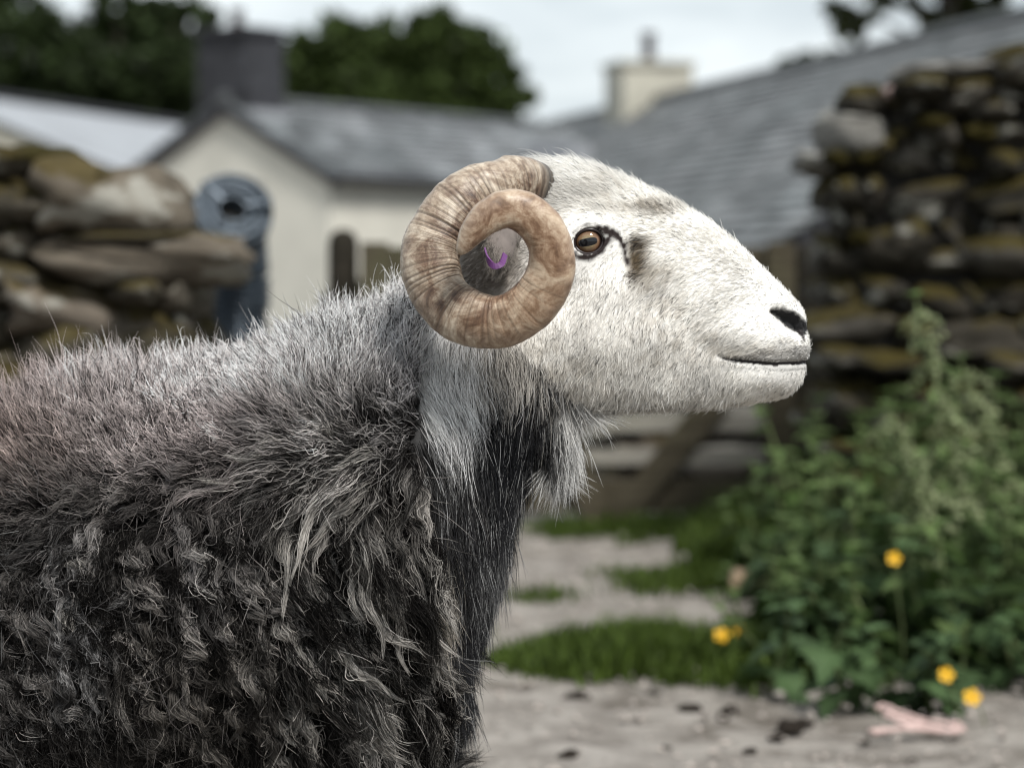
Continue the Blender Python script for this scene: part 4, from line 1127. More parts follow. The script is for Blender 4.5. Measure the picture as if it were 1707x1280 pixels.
# face fur
def face_fur():
    n = 98000
    hole = (poly_d(tx, ty, NOSE) < -4) | (eye_e(tx, ty) < 1.02)
    p, nn = sample(np.where(tfc & ~hole, vis * np.where(facing < -.3, .3, 1), 0), n)
    x, y = mpx(p); r = rng.uniform(size=n)
    near = np.where(p[:, 1] > 0, 1, 1)
    rel = np.clip((y - np.interp(x, [850, 950, 1060, 1180, 1290, 1345], [300, 275, 300, 365, 480, 540])) / 300, 0, 1.2)   # 0 at the crest, 1 at the jaw
    dx = -1.0 + .55 * rel; dy = -.55 + 2.1 * rel
    mz = sstep(1200, 1300, x); dy = dy * (1 - .5 * mz) + mz * np.where(y > 606, .6, .15); dx = dx * (1 - .3 * mz) - .2 * mz
    cheek = np.exp(-(((x - 1000) / 60) ** 2 + ((y - 450) / 40) ** 2)); dy += cheek * .8
    dx += .40 * g1(p) * .5; dy += .40 * g2(p) * .5
    D = np.stack([dx, 0 * dx, -dy], 1); D = unit(D - nn * (D * nn).sum(1, keepdims=True))
    crest = np.clip(1 - rel * 3.5, 0, 1)
    lift = (.20 + .60 * crest * sstep(1180, 960, x) + .25 * crest) * rng.uniform(.5, 1.5, n)
    L = .0085 * (1 - .45 * mz) * rng.uniform(.6, 1.3, n) + .011 * crest * sstep(1100, 950, x) * rng.uniform(.3, 1.6, n) + .003 * sstep(560, 660, y) * (1 - mz)
    eyeaway = np.minimum(np.minimum(poly_d(x, y, LASH), poly_d(x, y, LOW)), 30); L *= .30 + .70 * np.clip(eyeaway / 22, 0, 1)
    dm = np.minimum(poly_d(x, y, MOUTH), poly_d(x, y, NOSE)); L *= .50 + .50 * np.clip(dm / 14, 0, 1)
    L = np.where(poly_d(x, y, NOSE) < 0, .0025, L)
    col_ = np.exp(-(((x - 916) / 22) ** 2 + ((y - 308) / 40) ** 2)); L += .014 * col_ * rng.uniform(.2, 1.4, n); lift = lift + .7 * col_
    fly = rng.uniform(size=n) < .012; L[fly] *= 1.7; lift[fly] += .5
    J = rng.normal(size=(n, 3)) * .20; K = 4; s = np.linspace(0, 1, K)[None, :, None]
    dirn = unit(D + nn * lift[:, None] + J)
    bend = unit(D + J * 1.6 - nn * .12)
    pts = p[:, None] + L[:, None, None] * (dirn[:, None] * s + (bend - dirn)[:, None] * s ** 2 * .55) - nn[:, None] * .0006
    rad = (.00029 * rng.uniform(.6, 1.25, n))[:, None] * np.array([1, .9, .65, .12])[None]
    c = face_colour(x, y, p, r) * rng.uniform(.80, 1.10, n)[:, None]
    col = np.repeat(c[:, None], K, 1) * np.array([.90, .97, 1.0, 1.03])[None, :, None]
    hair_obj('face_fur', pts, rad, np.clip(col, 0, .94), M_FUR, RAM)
face_fur()

def neck_fur():
    n = 58000
    p, nn = sample(np.where(tnk, vis, 0), n)
    x, y = mpx(p); r = rng.uniform(size=n); K = 7; s = np.linspace(0, 1, K)[None, :, None]
    dx = .10 + .28 * sstep(760, 700, x) - .30 * sstep(760, 860, x) * sstep(850, 700, y) * 0 + .10 * g3(p); dx += .25 * sstep(930, 960, x)
    dy = np.ones(n)
    D = np.stack([dx + .18 * g1(p), .25 * g2(p), -dy], 1); D = unit(D - nn * (D * nn).sum(1, keepdims=True))
    L = (.030 + .018 * sstep(640, 800, y)) * rng.uniform(.55, 1.25, n); tuft = np.exp(-(((x - 965) / 45) ** 2 + ((y - 725) / 55) ** 2)); L *= 1 + .35 * tuft; L *= 1 - .28 * sstep(640, 580, y)
    fly = rng.uniform(size=n) < .03; L[fly] *= 1.2
    lift = .20 * rng.uniform(.3, 1.6, n) + .25 * fly
    J = rng.normal(size=(n, 3)) * .12
    dirn = unit(D + nn * lift[:, None] + J); grav = np.array([.02, 0, -1.0])
    # hairs gather into soft points
    q = np.floor(np.stack([x / 9 + g1(p), y / 26], 1)); h = np.sin(q[:, 0] * 12.9 + q[:, 1] * 78.2) * 43758.5; h -= np.floor(h); h2 = np.sin(q[:, 0] * 39.3 + q[:, 1] * 11.1) * 24634.6; h2 -= np.floor(h2)
    cl = np.stack([(h - .5), (h2 - .5), 0 * h], 1) * .34
    wav = np.sin(s[..., 0] * rng.uniform(4, 9, n)[:, None] + rng.uniform(0, 6.28, n)[:, None])[:, :, None] * rng.normal(size=(n, 1, 3)) * .0019 * s
    pts = p[:, None] + L[:, None, None] * (dirn[:, None] * s + (grav * .45 + cl - nn * .22)[:, None] * s ** 2 * .6) + wav - nn[:, None] * .001
    rad = (.00030 * rng.uniform(.55, 1.25, n))[:, None] * np.array([.9, 1, 1, .9, .75, .5, .1])[None]
    c = neck_colour(x + 9 * rng.normal(size=n), y - L * 1550 * .5 + 9 * rng.normal(size=n), r)
    silver = rng.uniform(size=n) < .10; c[silver] = np.maximum(c[silver], .45)
    col = np.repeat((c * np.where(rng.uniform(size=n) < .22, rng.uniform(.15, .5, n), rng.uniform(.8, 1.2, n))[:, None])[:, None], K, 1) * np.linspace(.6, 1.2, K)[None, :, None]
    hair_obj('neck_fur', pts, rad, np.clip(col, 0, .88), M_FUR, RAM)
neck_fur()

# ---- fleece ---------------------------------------------------------
TOPL = np.array([(-800, 880), (-400, 800), (0, 762), (150, 718), (350, 660), (500, 620), (610, 596), (690, 540)], float)
h1, h2_, h3 = field(71, 16.0), field(72, 16.0), field(73, 45.0)
def groom(p, nn):
    """flow direction, lock length, lift, curl, tone of the fleece at p"""
    x, y = proj(p); up = sstep(.25, .8, nn[:, 2])
    depth = y - np.interp(x, TOPL[:, 0], TOPL[:, 1])                 # px below the back line
    t = sstep(60, 260, depth)                                        # 0 on the back, 1 on the flank
    ang0 = R(122) + .35 * h1(p)                                      # on the back: up and to the rear  (angle: 0 = +x, 90 = up)
    ang0 = ang0 - R(38) * sstep(420, 640, x)
    ang1 = R(275) + .50 * h1(p) + R(22) * sstep(330, 560, x)         # on the flank: hanging, forward slanting by the shoulder
    ang = ang0 * (1 - t) + ang1 * t
    D = np.stack([np.cos(ang), .25 * h2_(p), np.sin(ang)], 1)
    D = unit(D - nn * (D * nn).sum(1, keepdims=True) * (1 - .8 * (1 - t))[:, None])
    return x, y, D, t

SHADES = [  # x, y, rx, ry, weight, tip colour; back tips paler, light from above painted in
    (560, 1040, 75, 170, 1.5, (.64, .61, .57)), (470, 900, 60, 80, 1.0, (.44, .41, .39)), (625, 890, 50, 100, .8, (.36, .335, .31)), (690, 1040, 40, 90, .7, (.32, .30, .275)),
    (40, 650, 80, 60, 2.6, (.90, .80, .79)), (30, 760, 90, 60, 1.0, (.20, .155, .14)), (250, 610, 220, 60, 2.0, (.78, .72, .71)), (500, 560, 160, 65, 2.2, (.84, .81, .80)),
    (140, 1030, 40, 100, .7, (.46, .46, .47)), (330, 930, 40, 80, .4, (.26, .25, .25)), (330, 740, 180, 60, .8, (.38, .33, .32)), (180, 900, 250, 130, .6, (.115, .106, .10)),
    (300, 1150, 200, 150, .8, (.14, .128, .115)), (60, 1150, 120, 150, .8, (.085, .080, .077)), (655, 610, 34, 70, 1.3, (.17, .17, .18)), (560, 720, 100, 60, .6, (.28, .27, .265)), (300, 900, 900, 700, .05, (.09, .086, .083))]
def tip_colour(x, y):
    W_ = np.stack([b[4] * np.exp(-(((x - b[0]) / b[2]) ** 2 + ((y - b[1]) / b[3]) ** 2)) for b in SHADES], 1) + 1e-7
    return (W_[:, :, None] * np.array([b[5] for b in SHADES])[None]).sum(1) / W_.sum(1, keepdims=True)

def fleece():
    root = np.array([.0045, .0040, .0038])
    NL, NF, K = 7200, 19, 10
    p, nn = sample(np.where(tfl, vis * np.where(ty < 800, 1.35, .8), 0), NL)
    x, y, D, t = groom(p, nn)
    s = np.linspace(0, 1, K); ss = s[None, :]
    shoulder = sstep(380, 500, x) * sstep(690, 800, y)                     # long ropy locks over the shoulder
    belly = t * (1 - shoulder)                                             # short tight curls behind it
    rid = .5 + .5 * np.sin((x * .84 - y * .54 + 16 * h1(p) + 8 * h3(p)) / 62 * 6.283)   # diagonal folds
    rid = rid * shoulder + (1 - shoulder) * (.5 + .28 * h3(p)).clip(0, 1)
    L = (.038 * (1 - t) + .042 * belly + .068 * shoulder * t) * rng.uniform(.65, 1.4, NL)
    L *= 1 + .38 * h1(p + 3.0) * (1 - t)
    felt = np.exp(-(((x - 655) / 36) ** 2 + ((y - 610) / 75) ** 2)); L *= 1 - .5 * felt
    lift = (.85 * (1 - t) + .80 * belly + .50 * shoulder * t) * rng.uniform(.55, 1.3, NL) * (1 - t + t * (.45 + .85 * rid))
    spin = rng.normal(0, 1, NL) * (.25 * (1 - t) + .75 * belly + .22 * shoulder * t)
    C = unit(np.cross(nn, D)); D = unit(D * np.cos(spin)[:, None] + C * np.sin(spin)[:, None]); C = unit(np.cross(nn, D))
    A = (.0022 * (1 - t) + .0095 * belly + .0060 * shoulder * t) * rng.uniform(.4, 1.5, NL); om = rng.uniform(5, 11.5, NL); ph = rng.uniform(0, 6.28, NL)
    rise = np.sin(np.minimum(ss * 1.2, 1) * math.pi / 2); droop = ss ** 2
    ax = (nn[:, None] * (L * lift)[:, None, None] * (rise - .40 * droop * t[:, None])[:, :, None] + D[:, None] * L[:, None, None] * (ss * (.35 + .65 * ss))[:, :, None]
          + C[:, None] * (A[:, None] * ss * np.sin(om[:, None] * ss + ph[:, None]))[:, :, None] + nn[:, None] * (A[:, None] * ss * .7 * np.cos(om[:, None] * ss + ph[:, None]))[:, :, None]
          + D[:, None] * (A[:, None] * .5 * ss * np.cos(om[:, None] * ss + ph[:, None] + .8))[:, :, None] + np.array([0, 0, -1.0]) * (.010 * t[:, None] * droop)[:, :, None])
    base = p[:, None] + ax + nn[:, None] * (.016 * shoulder * t * (rid - .4))[:, None, None]                                               # (NL, K, 3)
    # neighbouring locks lean together into larger staples
    M_ = 1250; sel = rng.choice(NL, M_, replace=False); near = np.empty(NL, int)
    for i in range(0, NL, 500): near[i:i + 500] = ((p[i:i + 500, None] - p[sel][None]) ** 2).sum(2).argmin(1)
    tgt = base[sel][near]; pull = (ss ** 1.3)[:, :, None] * (.42 * (1 - t) + .72 * t + .06 * shoulder * t)[:, None, None] * rng.uniform(.5, 1.1, NL)[:, None, None]; pull = np.minimum(pull, .74)
    base = base * (1 - pull) + tgt * pull
    rl = rng.uniform(.005, .010, NL)
    a = rng.uniform(0, 6.28, (NL, NF)); q = np.sqrt(rng.uniform(0, 1, (NL, NF))) * rl[:, None]
    U = C[:, None] * (q * np.cos(a))[:, :, None] + D[:, None] * (q * np.sin(a))[:, :, None]
    prof = (1 - .72 * s ** 1.2)[None, None, :] * np.ones((NL, NF, 1)); prof = prof * t[:, None, None] + (1 + .15 * s)[None, None, :] * (1 - t)[:, None, None]
    fl_ = rng.uniform(.70, 1.0, (NL, NF))                                 # fibre length within the lock
    pts = np.empty((NL, NF, K, 3), np.float32)
    fr = rng.normal(size=(NL, NF, 3)); fo = rng.uniform(8, 24, (NL, NF)); fp = rng.uniform(0, 6.28, (NL, NF)); fr2 = rng.normal(size=(NL, NF, 3)); fa = (.0011 * (1 - t) + .0030 * belly + .0024 * shoulder * t)[:, None] * rng.uniform(.3, 1.8, (NL, NF))
    wild = (rng.uniform(size=(NL, NF)) < .12) * 1.0
    for k in range(K):
        sk = s[k] * fl_                                                    # resample the axis for shorter fibres
        f_ = sk.clip(0, 1) * (K - 1); i0 = np.minimum(f_.astype(int), K - 2); w_ = (f_ - i0)[:, :, None]
        b0 = np.take_along_axis(base, i0[:, :, None].repeat(3, 2), 1); b1 = np.take_along_axis(base, (i0 + 1)[:, :, None].repeat(3, 2), 1)
        pts[:, :, k] = b0 * (1 - w_) + b1 * w_ + U * prof[:, :, k, None] + (fr * np.sin(fo * s[k] + fp)[:, :, None] + fr2 * np.cos(fo * 1.7 * s[k] + fp)[:, :, None] * .5) * (fa * s[k] * (1 + 1.8 * wild))[:, :, None] + fr2 * (wild * .012 * s[k] ** 1.5)[:, :, None]
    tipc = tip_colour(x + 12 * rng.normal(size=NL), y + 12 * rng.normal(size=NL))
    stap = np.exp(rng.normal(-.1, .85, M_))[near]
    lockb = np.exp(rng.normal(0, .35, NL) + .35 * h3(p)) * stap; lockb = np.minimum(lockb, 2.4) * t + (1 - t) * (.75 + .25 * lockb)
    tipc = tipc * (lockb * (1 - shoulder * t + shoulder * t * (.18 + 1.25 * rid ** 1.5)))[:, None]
    tipc = tipc * (1 - .86 * t)[:, None]                                  # the undercoat is dark
    fib = np.where(rng.uniform(size=(NL, NF)) < (.62 * (1 - t) ** 1.5 + .34 * t)[:, None], rng.uniform(1.1, 2.4, (NL, NF)), rng.uniform(.05, .35, (NL, NF)))  # more bright fibres on the back, top light put into the colour
    g = (.015 + .985 * s[None, :] ** (1.35 * (1 - t) + 1.6 * t)[:, None])[:, None, :, None]
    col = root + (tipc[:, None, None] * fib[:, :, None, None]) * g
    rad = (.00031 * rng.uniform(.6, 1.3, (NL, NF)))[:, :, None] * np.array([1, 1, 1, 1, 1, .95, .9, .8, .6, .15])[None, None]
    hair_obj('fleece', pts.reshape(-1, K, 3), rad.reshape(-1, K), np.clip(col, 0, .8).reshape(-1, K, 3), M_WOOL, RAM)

    # ropy matted locks hanging over the flank and shoulder
    cand, cn = sample(np.where(tfl, vis, 0), 9000); cx, cy, cD, ct = groom(cand, cn)
    ok = ct > rng.uniform(.25, .75, len(ct)); cand, cn, cx, cy, cD, ct = (v[ok] for v in (cand, cn, cx, cy, cD, ct))
    grid, keep = {}, []
    for i, q in enumerate(cand):                                           # keep them apart
        md_ = .0115 if (-60 < cx[i] < 760 and cand[i, 1] < .12) else .022
        key = tuple((q / .022).astype(int)); good = True
        for a0 in (-1, 0, 1):
            for a1 in (-1, 0, 1):
                for a2 in (-1, 0, 1):
                    for j in grid.get((key[0] + a0, key[1] + a1, key[2] + a2), ()):
                        if abs(cand[j] - q).max() < md_ * 1.5 and ((cand[j] - q) ** 2).sum() < md_ * md_: good = False; break
                    if not good: break
                if not good: break
            if not good: break
        if good: grid.setdefault(key, []).append(i); keep.append(i)
    p, nn, x, y, D, t = (v[keep] for v in (cand, cn, cx, cy, cD, ct)); NL = len(p); NF, K = 64, 14
    s = np.linspace(0, 1, K); ss = s[None, :]
    shoulder = sstep(380, 500, x) * sstep(690, 800, y); belly = 1 - shoulder
    rid = .5 + .5 * np.sin((x * .84 - y * .54 + 16 * h1(p) + 8 * h3(p)) / 58 * 6.283); rid = rid * shoulder + .6 * belly
    spin = rng.normal(0, 1, NL) * (.34 * belly + .16 * shoulder); C = unit(np.cross(nn, D)); D = unit(D * np.cos(spin)[:, None] + C * np.sin(spin)[:, None]); C = unit(np.cross(nn, D))
    L = (.062 * belly + .095 * shoulder * (1 - .5 * sstep(650, 715, x))) * rng.uniform(.65, 1.35, NL)
    A = (.0056 * belly + .0042 * shoulder) * rng.uniform(.4, 1.4, NL); om = (11.5 * belly + 14 * shoulder) * rng.uniform(.55, 1.25, NL); ph = rng.uniform(0, 6.28, NL); amp = A[:, None] * np.minimum(1, ss * 3)
    up_ = (.020 + .010 * rid) * rng.uniform(.7, 1.25, NL)
    base = (p[:, None] + nn[:, None] * (up_[:, None] * (np.sin(np.minimum(ss * 2.2, 1) * math.pi / 2) - .35 * ss ** 2))[:, :, None] + nn[:, None] * (.013 * shoulder * (rid - .4))[:, None, None]
            + D[:, None] * (L[:, None] * (ss * (.55 + .45 * ss)))[:, :, None] + C[:, None] * (amp * np.sin(om[:, None] * ss + ph[:, None]))[:, :, None] + nn[:, None] * (amp * .8 * np.cos(om[:, None] * ss + ph[:, None]))[:, :, None]
            + np.array([0, 0, -1.0]) * (.008 * ss ** 2)[:, :, None])
    R0 = (.0066 * belly + .0072 * shoulder) * rng.uniform(.7, 1.35, NL)
    prof = (.65 + .55 * np.sin(math.pi * np.minimum(s * 1.15, 1))) * (1 - .82 * s ** 3.0)
    a = rng.uniform(0, 6.28, (NL, NF)); q = rng.uniform(.15, 1, (NL, NF)) ** .6; fl_ = rng.uniform(.78, 1.0, (NL, NF)); tw = rng.uniform(1, 5, (NL, NF))
    fr = rng.normal(size=(NL, NF, 3)); fr2 = rng.normal(size=(NL, NF, 3)); fo = rng.uniform(10, 26, (NL, NF)); fp = rng.uniform(0, 6.28, (NL, NF)); fa = .00095 * rng.uniform(.3, 1.8, (NL, NF)); wild = (rng.uniform(size=(NL, NF)) < .13) * 1.0
    pts = np.empty((NL, NF, K, 3), np.float32)
    for k in range(K):
        sk = s[k] * fl_; f_ = sk * (K - 1); i0 = np.minimum(f_.astype(int), K - 2); w_ = (f_ - i0)[:, :, None]
        b0 = np.take_along_axis(base, i0[:, :, None].repeat(3, 2), 1); b1 = np.take_along_axis(base, (i0 + 1)[:, :, None].repeat(3, 2), 1)
        an = a + tw * s[k]; rr = R0[:, None] * q * prof[k]
        pts[:, :, k] = b0 * (1 - w_) + b1 * w_ + C[:, None] * (rr * np.cos(an))[:, :, None] + nn[:, None] * (rr * np.sin(an) * .8)[:, :, None] + (fr * np.sin(fo * s[k] + fp)[:, :, None] + .5 * fr2 * np.cos(1.6 * fo * s[k] + fp)[:, :, None]) * (fa * (1 + 2.2 * wild))[:, :, None] * min(1, s[k] * 4) + fr2 * (wild * .006 * s[k] ** 1.5)[:, :, None]
    tipc = tip_colour(x + 10 * rng.normal(size=NL), y + 10 * rng.normal(size=NL))
    lockb = np.exp(rng.normal(-.05, .55, NL) + .55 * h3(p) + .3 * h1(p)).clip(.12, 2.0) * (1 - shoulder + shoulder * (.25 + 1.1 * rid))
    fib = rng.uniform(.35, 1.5, (NL, NF)); g = (.06 + .94 * np.minimum(1, s * 1.6) ** 1.3)[None, None, :, None]
    tipc = np.minimum(tipc * lockb[:, None], np.array([.36, .34, .315]))
    col = root + tipc[:, None, None] * fib[:, :, None, None] * g
    rad = (.00030 * rng.uniform(.6, 1.3, (NL, NF)))[:, :, None] * np.array([1] * 11 + [.9, .7, .2])[None, None]
    hair_obj('fleece_locks', pts.reshape(-1, K, 3), rad.reshape(-1, K), np.clip(col, 0, .8).reshape(-1, K, 3), M_WOOL, RAM)
    print('locks', NL)

    # long loose guard hairs, kempy and light
    n = 17000
    p, nn = sample(np.where(tfl, vis * np.where(ty < 790, 1.8, .28), 0), n); x, y, D, t = groom(p, nn); K = 9; s = np.linspace(0, 1, K)[None, :, None]
    L = (.050 * (1 - t) + .046 * t) * rng.uniform(.55, 1.25, n) * (1 + .40 * h1(p + 3.0) * (1 - t)); lng = rng.uniform(size=n) < .05; L[lng] *= 1.3
    J = rng.normal(size=(n, 3)) * .34
    d0 = unit(nn * (.9 - .2 * t)[:, None] + D * .6 + J); d1 = D * .8 + J * 1.2 + rng.normal(size=(n, 3)) * .35
    wv = np.sin(s[..., 0] * rng.uniform(4, 13, n)[:, None] + rng.uniform(0, 6.28, n)[:, None])[:, :, None] * rng.normal(size=(n, 1, 3)) * (.0030 + .0040 * t)[:, None, None] * s
    pts = p[:, None] + L[:, None, None] * (d0[:, None] * s * .85 + d1[:, None] * s ** 2 * .5) + wv
    c = tip_colour(x, y); c = np.maximum(c, .12) * rng.uniform(.4, 1.5, n)[:, None] * (1 + .4 * (1 - t))[:, None]  # brighter along the back, where rim light is painted into the hairs
    col = root + c[:, None] * (.28 * (1 - t)[:, None, None] + .08 + .64 * s)
    rad = (.00037 * rng.uniform(.6, 1.25, n))[:, None] * np.array([1, 1, 1, 1, .95, .9, .8, .6, .15])[None]
    hair_obj('guard_hair', pts, rad, np.clip(col, 0, .85), M_WOOL, RAM)
fleece()

# ---- horns ----------------------------------------------------------
def horn_mat():
    m = MB('horn_keratin').set(Roughness=0.42); m.b.inputs['Specular IOR Level'].default_value = 0.4
    s_ = m.attr('along').outputs['Fac']; r_ = m.attr('inner').outputs['Fac']; co = m.coord()
    cx = m.n.new('ShaderNodeCombineXYZ'); m.l.new(m.math('MULTIPLY', s_, 1.0), cx.inputs[0]); m.l.new(m.math('MULTIPLY', r_, 0.012), cx.inputs[1])
    wob = m.noise(60, 3, .5, co)
    sw = m.math('ADD', s_, m.math('MULTIPLY', wob, .004))
    c2 = m.n.new('ShaderNodeCombineXYZ'); m.l.new(sw, c2.inputs[0])
    rings = m.noise(260, 3, .8, c2.outputs[0]); rings_b = m.noise(70, 2, .6, c2.outputs[0])
    big = m.noise(34, 6, .72, co, .9); fine = m.noise(150, 4, .65, co)
    base = m.ramp(big, [(0.32, (0.055, 0.030, 0.019)), (0.43, (0.155, 0.095, 0.062)), (0.52, (0.31, 0.24, 0.175)), (0.63, (0.50, 0.43, 0.345))])
    base = m.mix(0.70, base, m.ramp(fine, [(0.3, (0.5, 0.46, 0.43)), (0.7, (1.2, 1.2, 1.2))]), 'MULTIPLY')
    outer = m.ramp(r_, [(0.0, (1,) * 3), (0.45, (0,) * 3)])
    base = m.mix(m.math('MULTIPLY', outer, .45), base, m.ramp(fine, [(0.3, (0.22, 0.165, 0.115)), (0.7, (0.62, 0.56, 0.47))]))      # paler worn outer curve
    bands = m.ramp(m.math('ADD', m.math('MULTIPLY', rings, .75), m.math('MULTIPLY', rings_b, .25)), [(0.42, (0.16, 0.115, 0.08)), (0.55, (1.0,) * 3)])
    older = m.ramp(s_, [(0.05, (1,) * 3), (0.55, (0.8,) * 3), (0.72, (0.12,) * 3)])
    amt = m.math('MULTIPLY', m.ramp(r_, [(0.12, (0.10,) * 3), (0.5, (0.75,) * 3), (0.75, (1.0,) * 3)]), older)
    c = m.mix(m.math('MULTIPLY', amt, .80), base, bands, 'MULTIPLY')
    c = m.mix(m.math('MINIMUM', m.math('MULTIPLY', m.attr('groove').outputs['Fac'], 1.5), .94), c, (0.05, 0.032, 0.022))
    tipw = m.ramp(s_, [(0.50, (0,) * 3), (0.66, (0.55,) * 3), (0.90, (0.45,) * 3), (0.98, (0.2,) * 3)])
    c = m.mix(tipw, c, m.ramp(big, [(0.34, (0.12, 0.06, 0.03)), (0.5, (0.26, 0.15, 0.085)), (0.66, (0.44, 0.31, 0.20))]))
    rootd = m.ramp(s_, [(0.11, (1,) * 3), (0.14, (0,) * 3)])
    c = m.mix(rootd, c, m.ramp(rings, [(0.4, (0.02, 0.018, 0.018)), (0.6, (0.10, 0.085, 0.07))]))
    m.color(c)
    m.bump(m.math('ADD', m.math('MULTIPLY', m.math('MULTIPLY', rings, amt), .8), m.math('MULTIPLY', fine, .25)), .55, .004)
    return m.m
M_HORN = horn_mat()
HP = [(930, 352, .012, 20), (908, 330, -.004, 30), (888, 312, -.030, 40), (863, 305, -.060, 45), (836, 310, -.086, 46), (790, 326, -.104, 48), (745, 364, -.116, 49), (717, 425, -.128, 49), (731, 486, -.141, 48), (772, 524, -.154, 47), (832, 536, -.166, 45),
      (886, 510, -.178, 43), (916, 462, -.187, 40), (920, 420, -.193, 38), (905, 381, -.198, 36), (876, 356, -.202, 34), (845, 349, -.205, 32), (813, 362, -.208, 28), (789, 386, -.210, 22), (774, 409, -.211, 14), (768, 420, -.211, 8), (766, 425, -.211, 2)]
def horn(mirror):
    ctr = np.array([P(a, b, Y) for a, b, Y, _ in HP]); rd = np.array([r_ * (Y + 2.6) / FPX for _, _, Y, r_ in HP])
    Q = catmull(np.hstack([ctr, rd[:, None]]), 620); c, r_ = Q[:, :3], Q[:, 3].clip(.001)
    T = np.gradient(c, axis=0); T = unit(T); d = np.linalg.norm(np.diff(c, axis=0), axis=1); s = np.concatenate([[0], np.cumsum(d)]); s /= s[-1]
    n = 40; th = np.linspace(0, 2 * math.pi, n, endpoint=False); NR = len(c)
    core = P(815, 432, -.16)
    out = c - core; out[:, 1] *= .1; out = unit(out - T * (out * T).sum(1, keepdims=True)); bi = np.cross(T, out)
    rnd = np.random.default_rng(5)
    # growth ridges: unevenly spaced grooves of uneven depth
    gp, dep = [], []; q_ = .02
    while q_ < .99: gp.append(q_); dep.append(rnd.uniform(.15, 1.0) ** 1.5); q_ += rnd.uniform(.0035, .0105) * (1 + 1.2 * q_)
    gp, dep = np.array(gp), np.array(dep); wdt = .0016
    groove = (dep[None] * np.exp(-((s[:, None] - gp[None]) / wdt) ** 2)).sum(1).clip(0, 1)
    lump = np.interp(s, np.linspace(0, 1, 40), rnd.normal(size=40))
    V, al, inn, gv = [], [], [], []
    fo = field(81, 55.0); fo2 = field(82, 190.0)
    ca, sa = np.cos(th), np.sin(th)
    for i in range(NR):
        inner = .5 - .5 * ca                                               # 0 on the outer curve, 1 inside
        e1 = np.sign(ca) * np.abs(ca) ** .86; e2 = np.sign(sa) * np.abs(sa) ** .74 * (.86 - .10 * ca)     # flattened sides, thinner keel
        am = (.25 + .75 * inner ** .7) * (1 - .85 * float(sstep(.45, .80, s[i])))
        k_ = min(1, r_[i] / .012)
        rr = r_[i] + (-.0022 * groove[i] * am + .0008 * lump[i] * (1 - s[i])) * k_
        pt = c[i] + out[i] * (rr * e1)[:, None] + bi[i] * (rr * e2)[:, None]
        pt += (pt - c[i]) * (.026 * fo(pt) + .012 * fo2(pt))[:, None]
        V.append(pt); al += [s[i]] * n; inn += list(inner); gv += list(groove[i] * am)
    V = np.vstack(V)
    _, F = ring_loft([np.zeros((n, 3))] * NR)
    if mirror: V[:, 1] *= -1; F = [f[::-1] for f in F]
    o = mesh_obj('horn', V - RL, F, M_HORN, RAM, True)
    for nm, va in (('along', al), ('inner', inn), ('groove', gv)):
        a = o.data.attributes.new(nm, 'FLOAT', 'POINT'); a.data.foreach_set('value', np.array(va, np.float32))
    return o
horn(False); horn(True)

# ---- eyes ------------------------------------------------------------
def surf_y(x, y):
    qx, qy = proj(co); k = np.where((co[:, 1] < 0) & (no[:, 1] < -.2), np.hypot(qx - x, qy - y), 1e9); return co[k.argmin(), 1]
def eye_mat():
    m = MB('eyeball').set(Roughness=0.06); m.b.inputs['Specular IOR Level'].default_value = 0.3
    m.b.inputs['Coat Weight'].default_value = 0.45; m.b.inputs['Coat Roughness'].default_value = 0.01
    sp = m.n.new('ShaderNodeSeparateXYZ'); m.l.new(m.coord(), sp.inputs[0]); X, Z = sp.outputs[0], sp.outputs[2]
    def ell(a, b, px_=2.0):
        return m.math('ADD', m.math('POWER', m.math('ABSOLUTE', m.math('DIVIDE', X, a)), px_), m.math('POWER', m.math('ABSOLUTE', m.math('DIVIDE', Z, b)), px_))
    ir = m.math('SQRT', ell(.0136, .0122)); pu = ell(.0105, .0044, 3.0)
    fib = m.noise(420, 3, .6, m.coord(), .8)
    amber = m.ramp(ir, [(0.0, (0.20, 0.17, 0.11)), (0.50, (0.24, 0.18, 0.10)), (0.70, (0.19, 0.115, 0.065)), (0.86, (0.13, 0.07, 0.038)), (0.93, (0.04, 0.02, 0.012)), (1.0, (0.010, 0.007, 0.007))])
    c = m.mix(.5, amber, m.ramp(fib, [(.3, (.45,) * 3), (.7, (1.35,) * 3)]), 'MULTIPLY')
    c = m.mix(m.ramp(pu, [(0.80, (1,) * 3), (1.15, (0,) * 3)]), c, (0.004, 0.005, 0.007))
    m.color(c); return m.m
M_EYE = eye_mat()
M_LID = MB('eyelid_skin').set(Base_Color=(0.018, 0.011, 0.011, 1), Roughness=0.32).m
M_LIDP = simple('pale_lid', (0.42, 0.40, 0.41), .4, .15, 200)
sy = surf_y(981, 403)
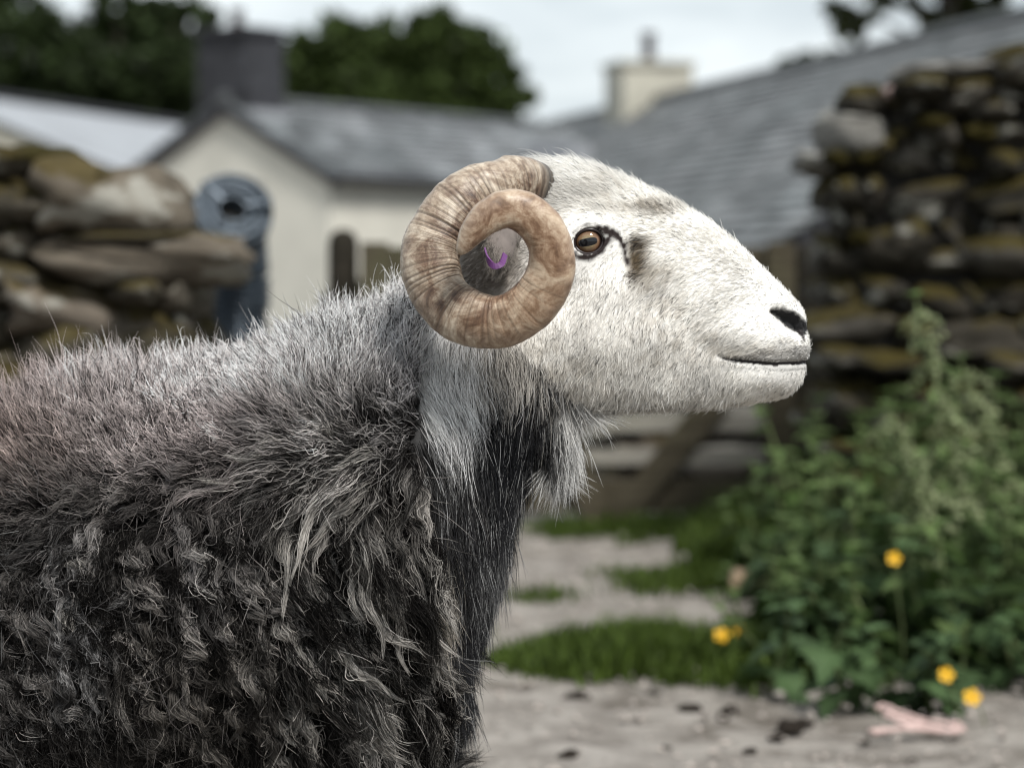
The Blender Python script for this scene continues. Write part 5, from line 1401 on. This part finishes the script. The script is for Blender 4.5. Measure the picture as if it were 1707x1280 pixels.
def eye(mirror):
    s = -1 if mirror else 1
    k = (sy + 2.6) / FPX                       # metres per photo pixel at the eye
    c_ = P(981, 402.5, sy + .0095)
    bm = bmesh.new(); bmesh.ops.create_uvsphere(bm, u_segments=48, v_segments=32, radius=.0160)
    o = bm_obj('eye', bm, M_EYE, RAM, True)
    o.location = (c_[0] - RL[0], s * c_[1] - RL[1], c_[2]); o.rotation_euler = (R(4) * s, R(-11), R(-6) * s)
    def lid(name, angs, sx, sy_, rad, mat, yoff):
        pts = []
        for a in angs:
            ex, ey = sx * math.cos(a), sy_ * math.sin(a); rot = R(-12)
            u, v = ex * math.cos(rot) - ey * math.sin(rot), ex * math.sin(rot) + ey * math.cos(rot)
            X, Z = u * k, -v * k; rr = math.hypot(X, Z); yy = -math.sqrt(max(.0172 ** 2 - rr * rr, .004 ** 2)) if rr < .0172 else -.004
            q = np.array([c_[0] + X, c_[1] + yy + yoff, c_[2] + Z]); pts.append(Vector((q[0] - RL[0], s * q[1] - RL[1], q[2])))
        V, F = tube(pts, rad, 10); b = mesh_obj(name, V, F, mat, RAM, True); b.parent = o; b.matrix_parent_inverse = Matrix.Identity(4)
        b.matrix_parent_inverse = (Matrix.Translation(o.location) @ o.rotation_euler.to_matrix().to_4x4()).inverted()
    lo_ = np.linspace(R(-8), R(200), 30); up = np.linspace(R(172), R(372), 30)
    tap = lambda n_, r0, r1: [r0 + (r1 - r0) * math.sin(math.pi * i / (n_ - 1)) for i in range(n_)]
    lid('lower_eyelid', lo_, 24.0, 21.0, tap(30, .0014, .0022), M_LID, .0005)
    lid('upper_eyelid', up, 23.5, 19.5, tap(30, .0010, .0015), M_LID, -.0002)
    lid('lid_fold', np.linspace(R(188), R(345), 26), 27.0, 25.0, tap(26, .0014, .0036), M_LIDP, -.0012)
eye(False); eye(True)

# ---- ears and the purple tag ----------------------------------------
M_EAR = simple('ear_skin', (0.14, 0.12, 0.11), .8, .2, 60)  # ear grey, darkened in colour for the shade inside the horn loop
M_TAG = simple('purple_tag', (0.12, 0.035, 0.15), .4, .08, 40, .5)
def ear(mirror):
    s = -1 if mirror else 1
    ax = catmull([tuple(P(866, 386, -.075)), tuple(P(850, 392, -.096)), tuple(P(838, 412, -.112)), tuple(P(832, 438, -.118)), tuple(P(830, 456, -.117))], 16)
    wd = np.interp(np.linspace(0, 1, 16), [0, .25, .6, .85, 1], [.012, .021, .018, .011, .002])
    rings = []
    T = unit(np.gradient(ax, axis=0))
    for i in range(16):
        sd = unit(np.cross(T[i], np.array([.35, -1, .1])))
        up = np.cross(sd, T[i]); th = np.linspace(0, 2 * math.pi, 20, endpoint=False)
        cup = .45 * wd[i]
        rings.append(ax[i] + np.outer(np.cos(th), sd) * wd[i] + np.outer(np.sin(th) * .0028 - (np.cos(th) ** 2) * cup, up))
    V, F = ring_loft(rings)
    if not mirror or True:
        V = V.copy(); V[:, 1] *= s
        if s < 0: F = [f[::-1] for f in F]
    e = mesh_obj('ear', V - RL, F, M_EAR, RAM, True)
    # short ear fur
    r = np.random.default_rng(12); n = 6500; f = np.array([q for q in F if len(q) == 4]); a = f[r.integers(0, len(f), n)]; w_ = r.dirichlet((1, 1, 1, 1), n)
    p = (V[a] * w_[:, :, None]).sum(1); nn = unit(np.cross(V[a[:, 2]] - V[a[:, 0]], V[a[:, 3]] - V[a[:, 1]])); D = unit(V[-1] - V[0])
    K = 4; t = np.linspace(0, 1, K)[None, :, None]
    dd = unit(D + nn * .45 + r.normal(size=(n, 3)) * .2); pts = p[:, None] + dd[:, None] * t * r.uniform(.006, .014, n)[:, None, None]
    col = np.repeat(np.where(r.uniform(size=n)[:, None] < .25, np.array([.10, .09, .08]), np.array([.34, .31, .28]))[:, None], K, 1)  # ear fur greyed too, carrying that shade in its colour
    h = hair_obj('ear_fur', pts, np.full((n, 1), .0002) * np.array([[1, .9, .6, .1]]), col, M_FUR, e)
    if not mirror:        # strap tag folded round the tip of the ear
        c0 = P(827, 425, -.128); k = 2.47 / FPX
        path = catmull([tuple(P(808, 416, -.122)), tuple(P(814, 434, -.132)), tuple(P(824, 444, -.138)), tuple(P(836, 440, -.136)), tuple(P(842, 424, -.128))], 18)
        Tt = unit(np.gradient(path, axis=0)); V, F = [], []
        for i in range(18):
            wv = np.array([.20, -.25, -1.0]); wv = unit(wv - Tt[i] * (wv @ Tt[i])); nr = np.cross(Tt[i], wv)
            for (u, v) in ((-.5, -.0008), (.5, -.0008), (.5, .0008), (-.5, .0008)): V.append(path[i] + wv * u * 10 * k + nr * v)
        n4 = 4
        F = [(i * 4 + q_, i * 4 + (q_ + 1) % 4, (i + 1) * 4 + (q_ + 1) % 4, (i + 1) * 4 + q_) for i in range(17) for q_ in range(4)] + [(0, 1, 2, 3), (68, 69, 70, 71)]
        tg = mesh_obj('ear_tag', np.array(V) - RL, F, M_TAG, e); tg['label'] = 'purple plastic strap tag on the ear'
ear(False); ear(True)
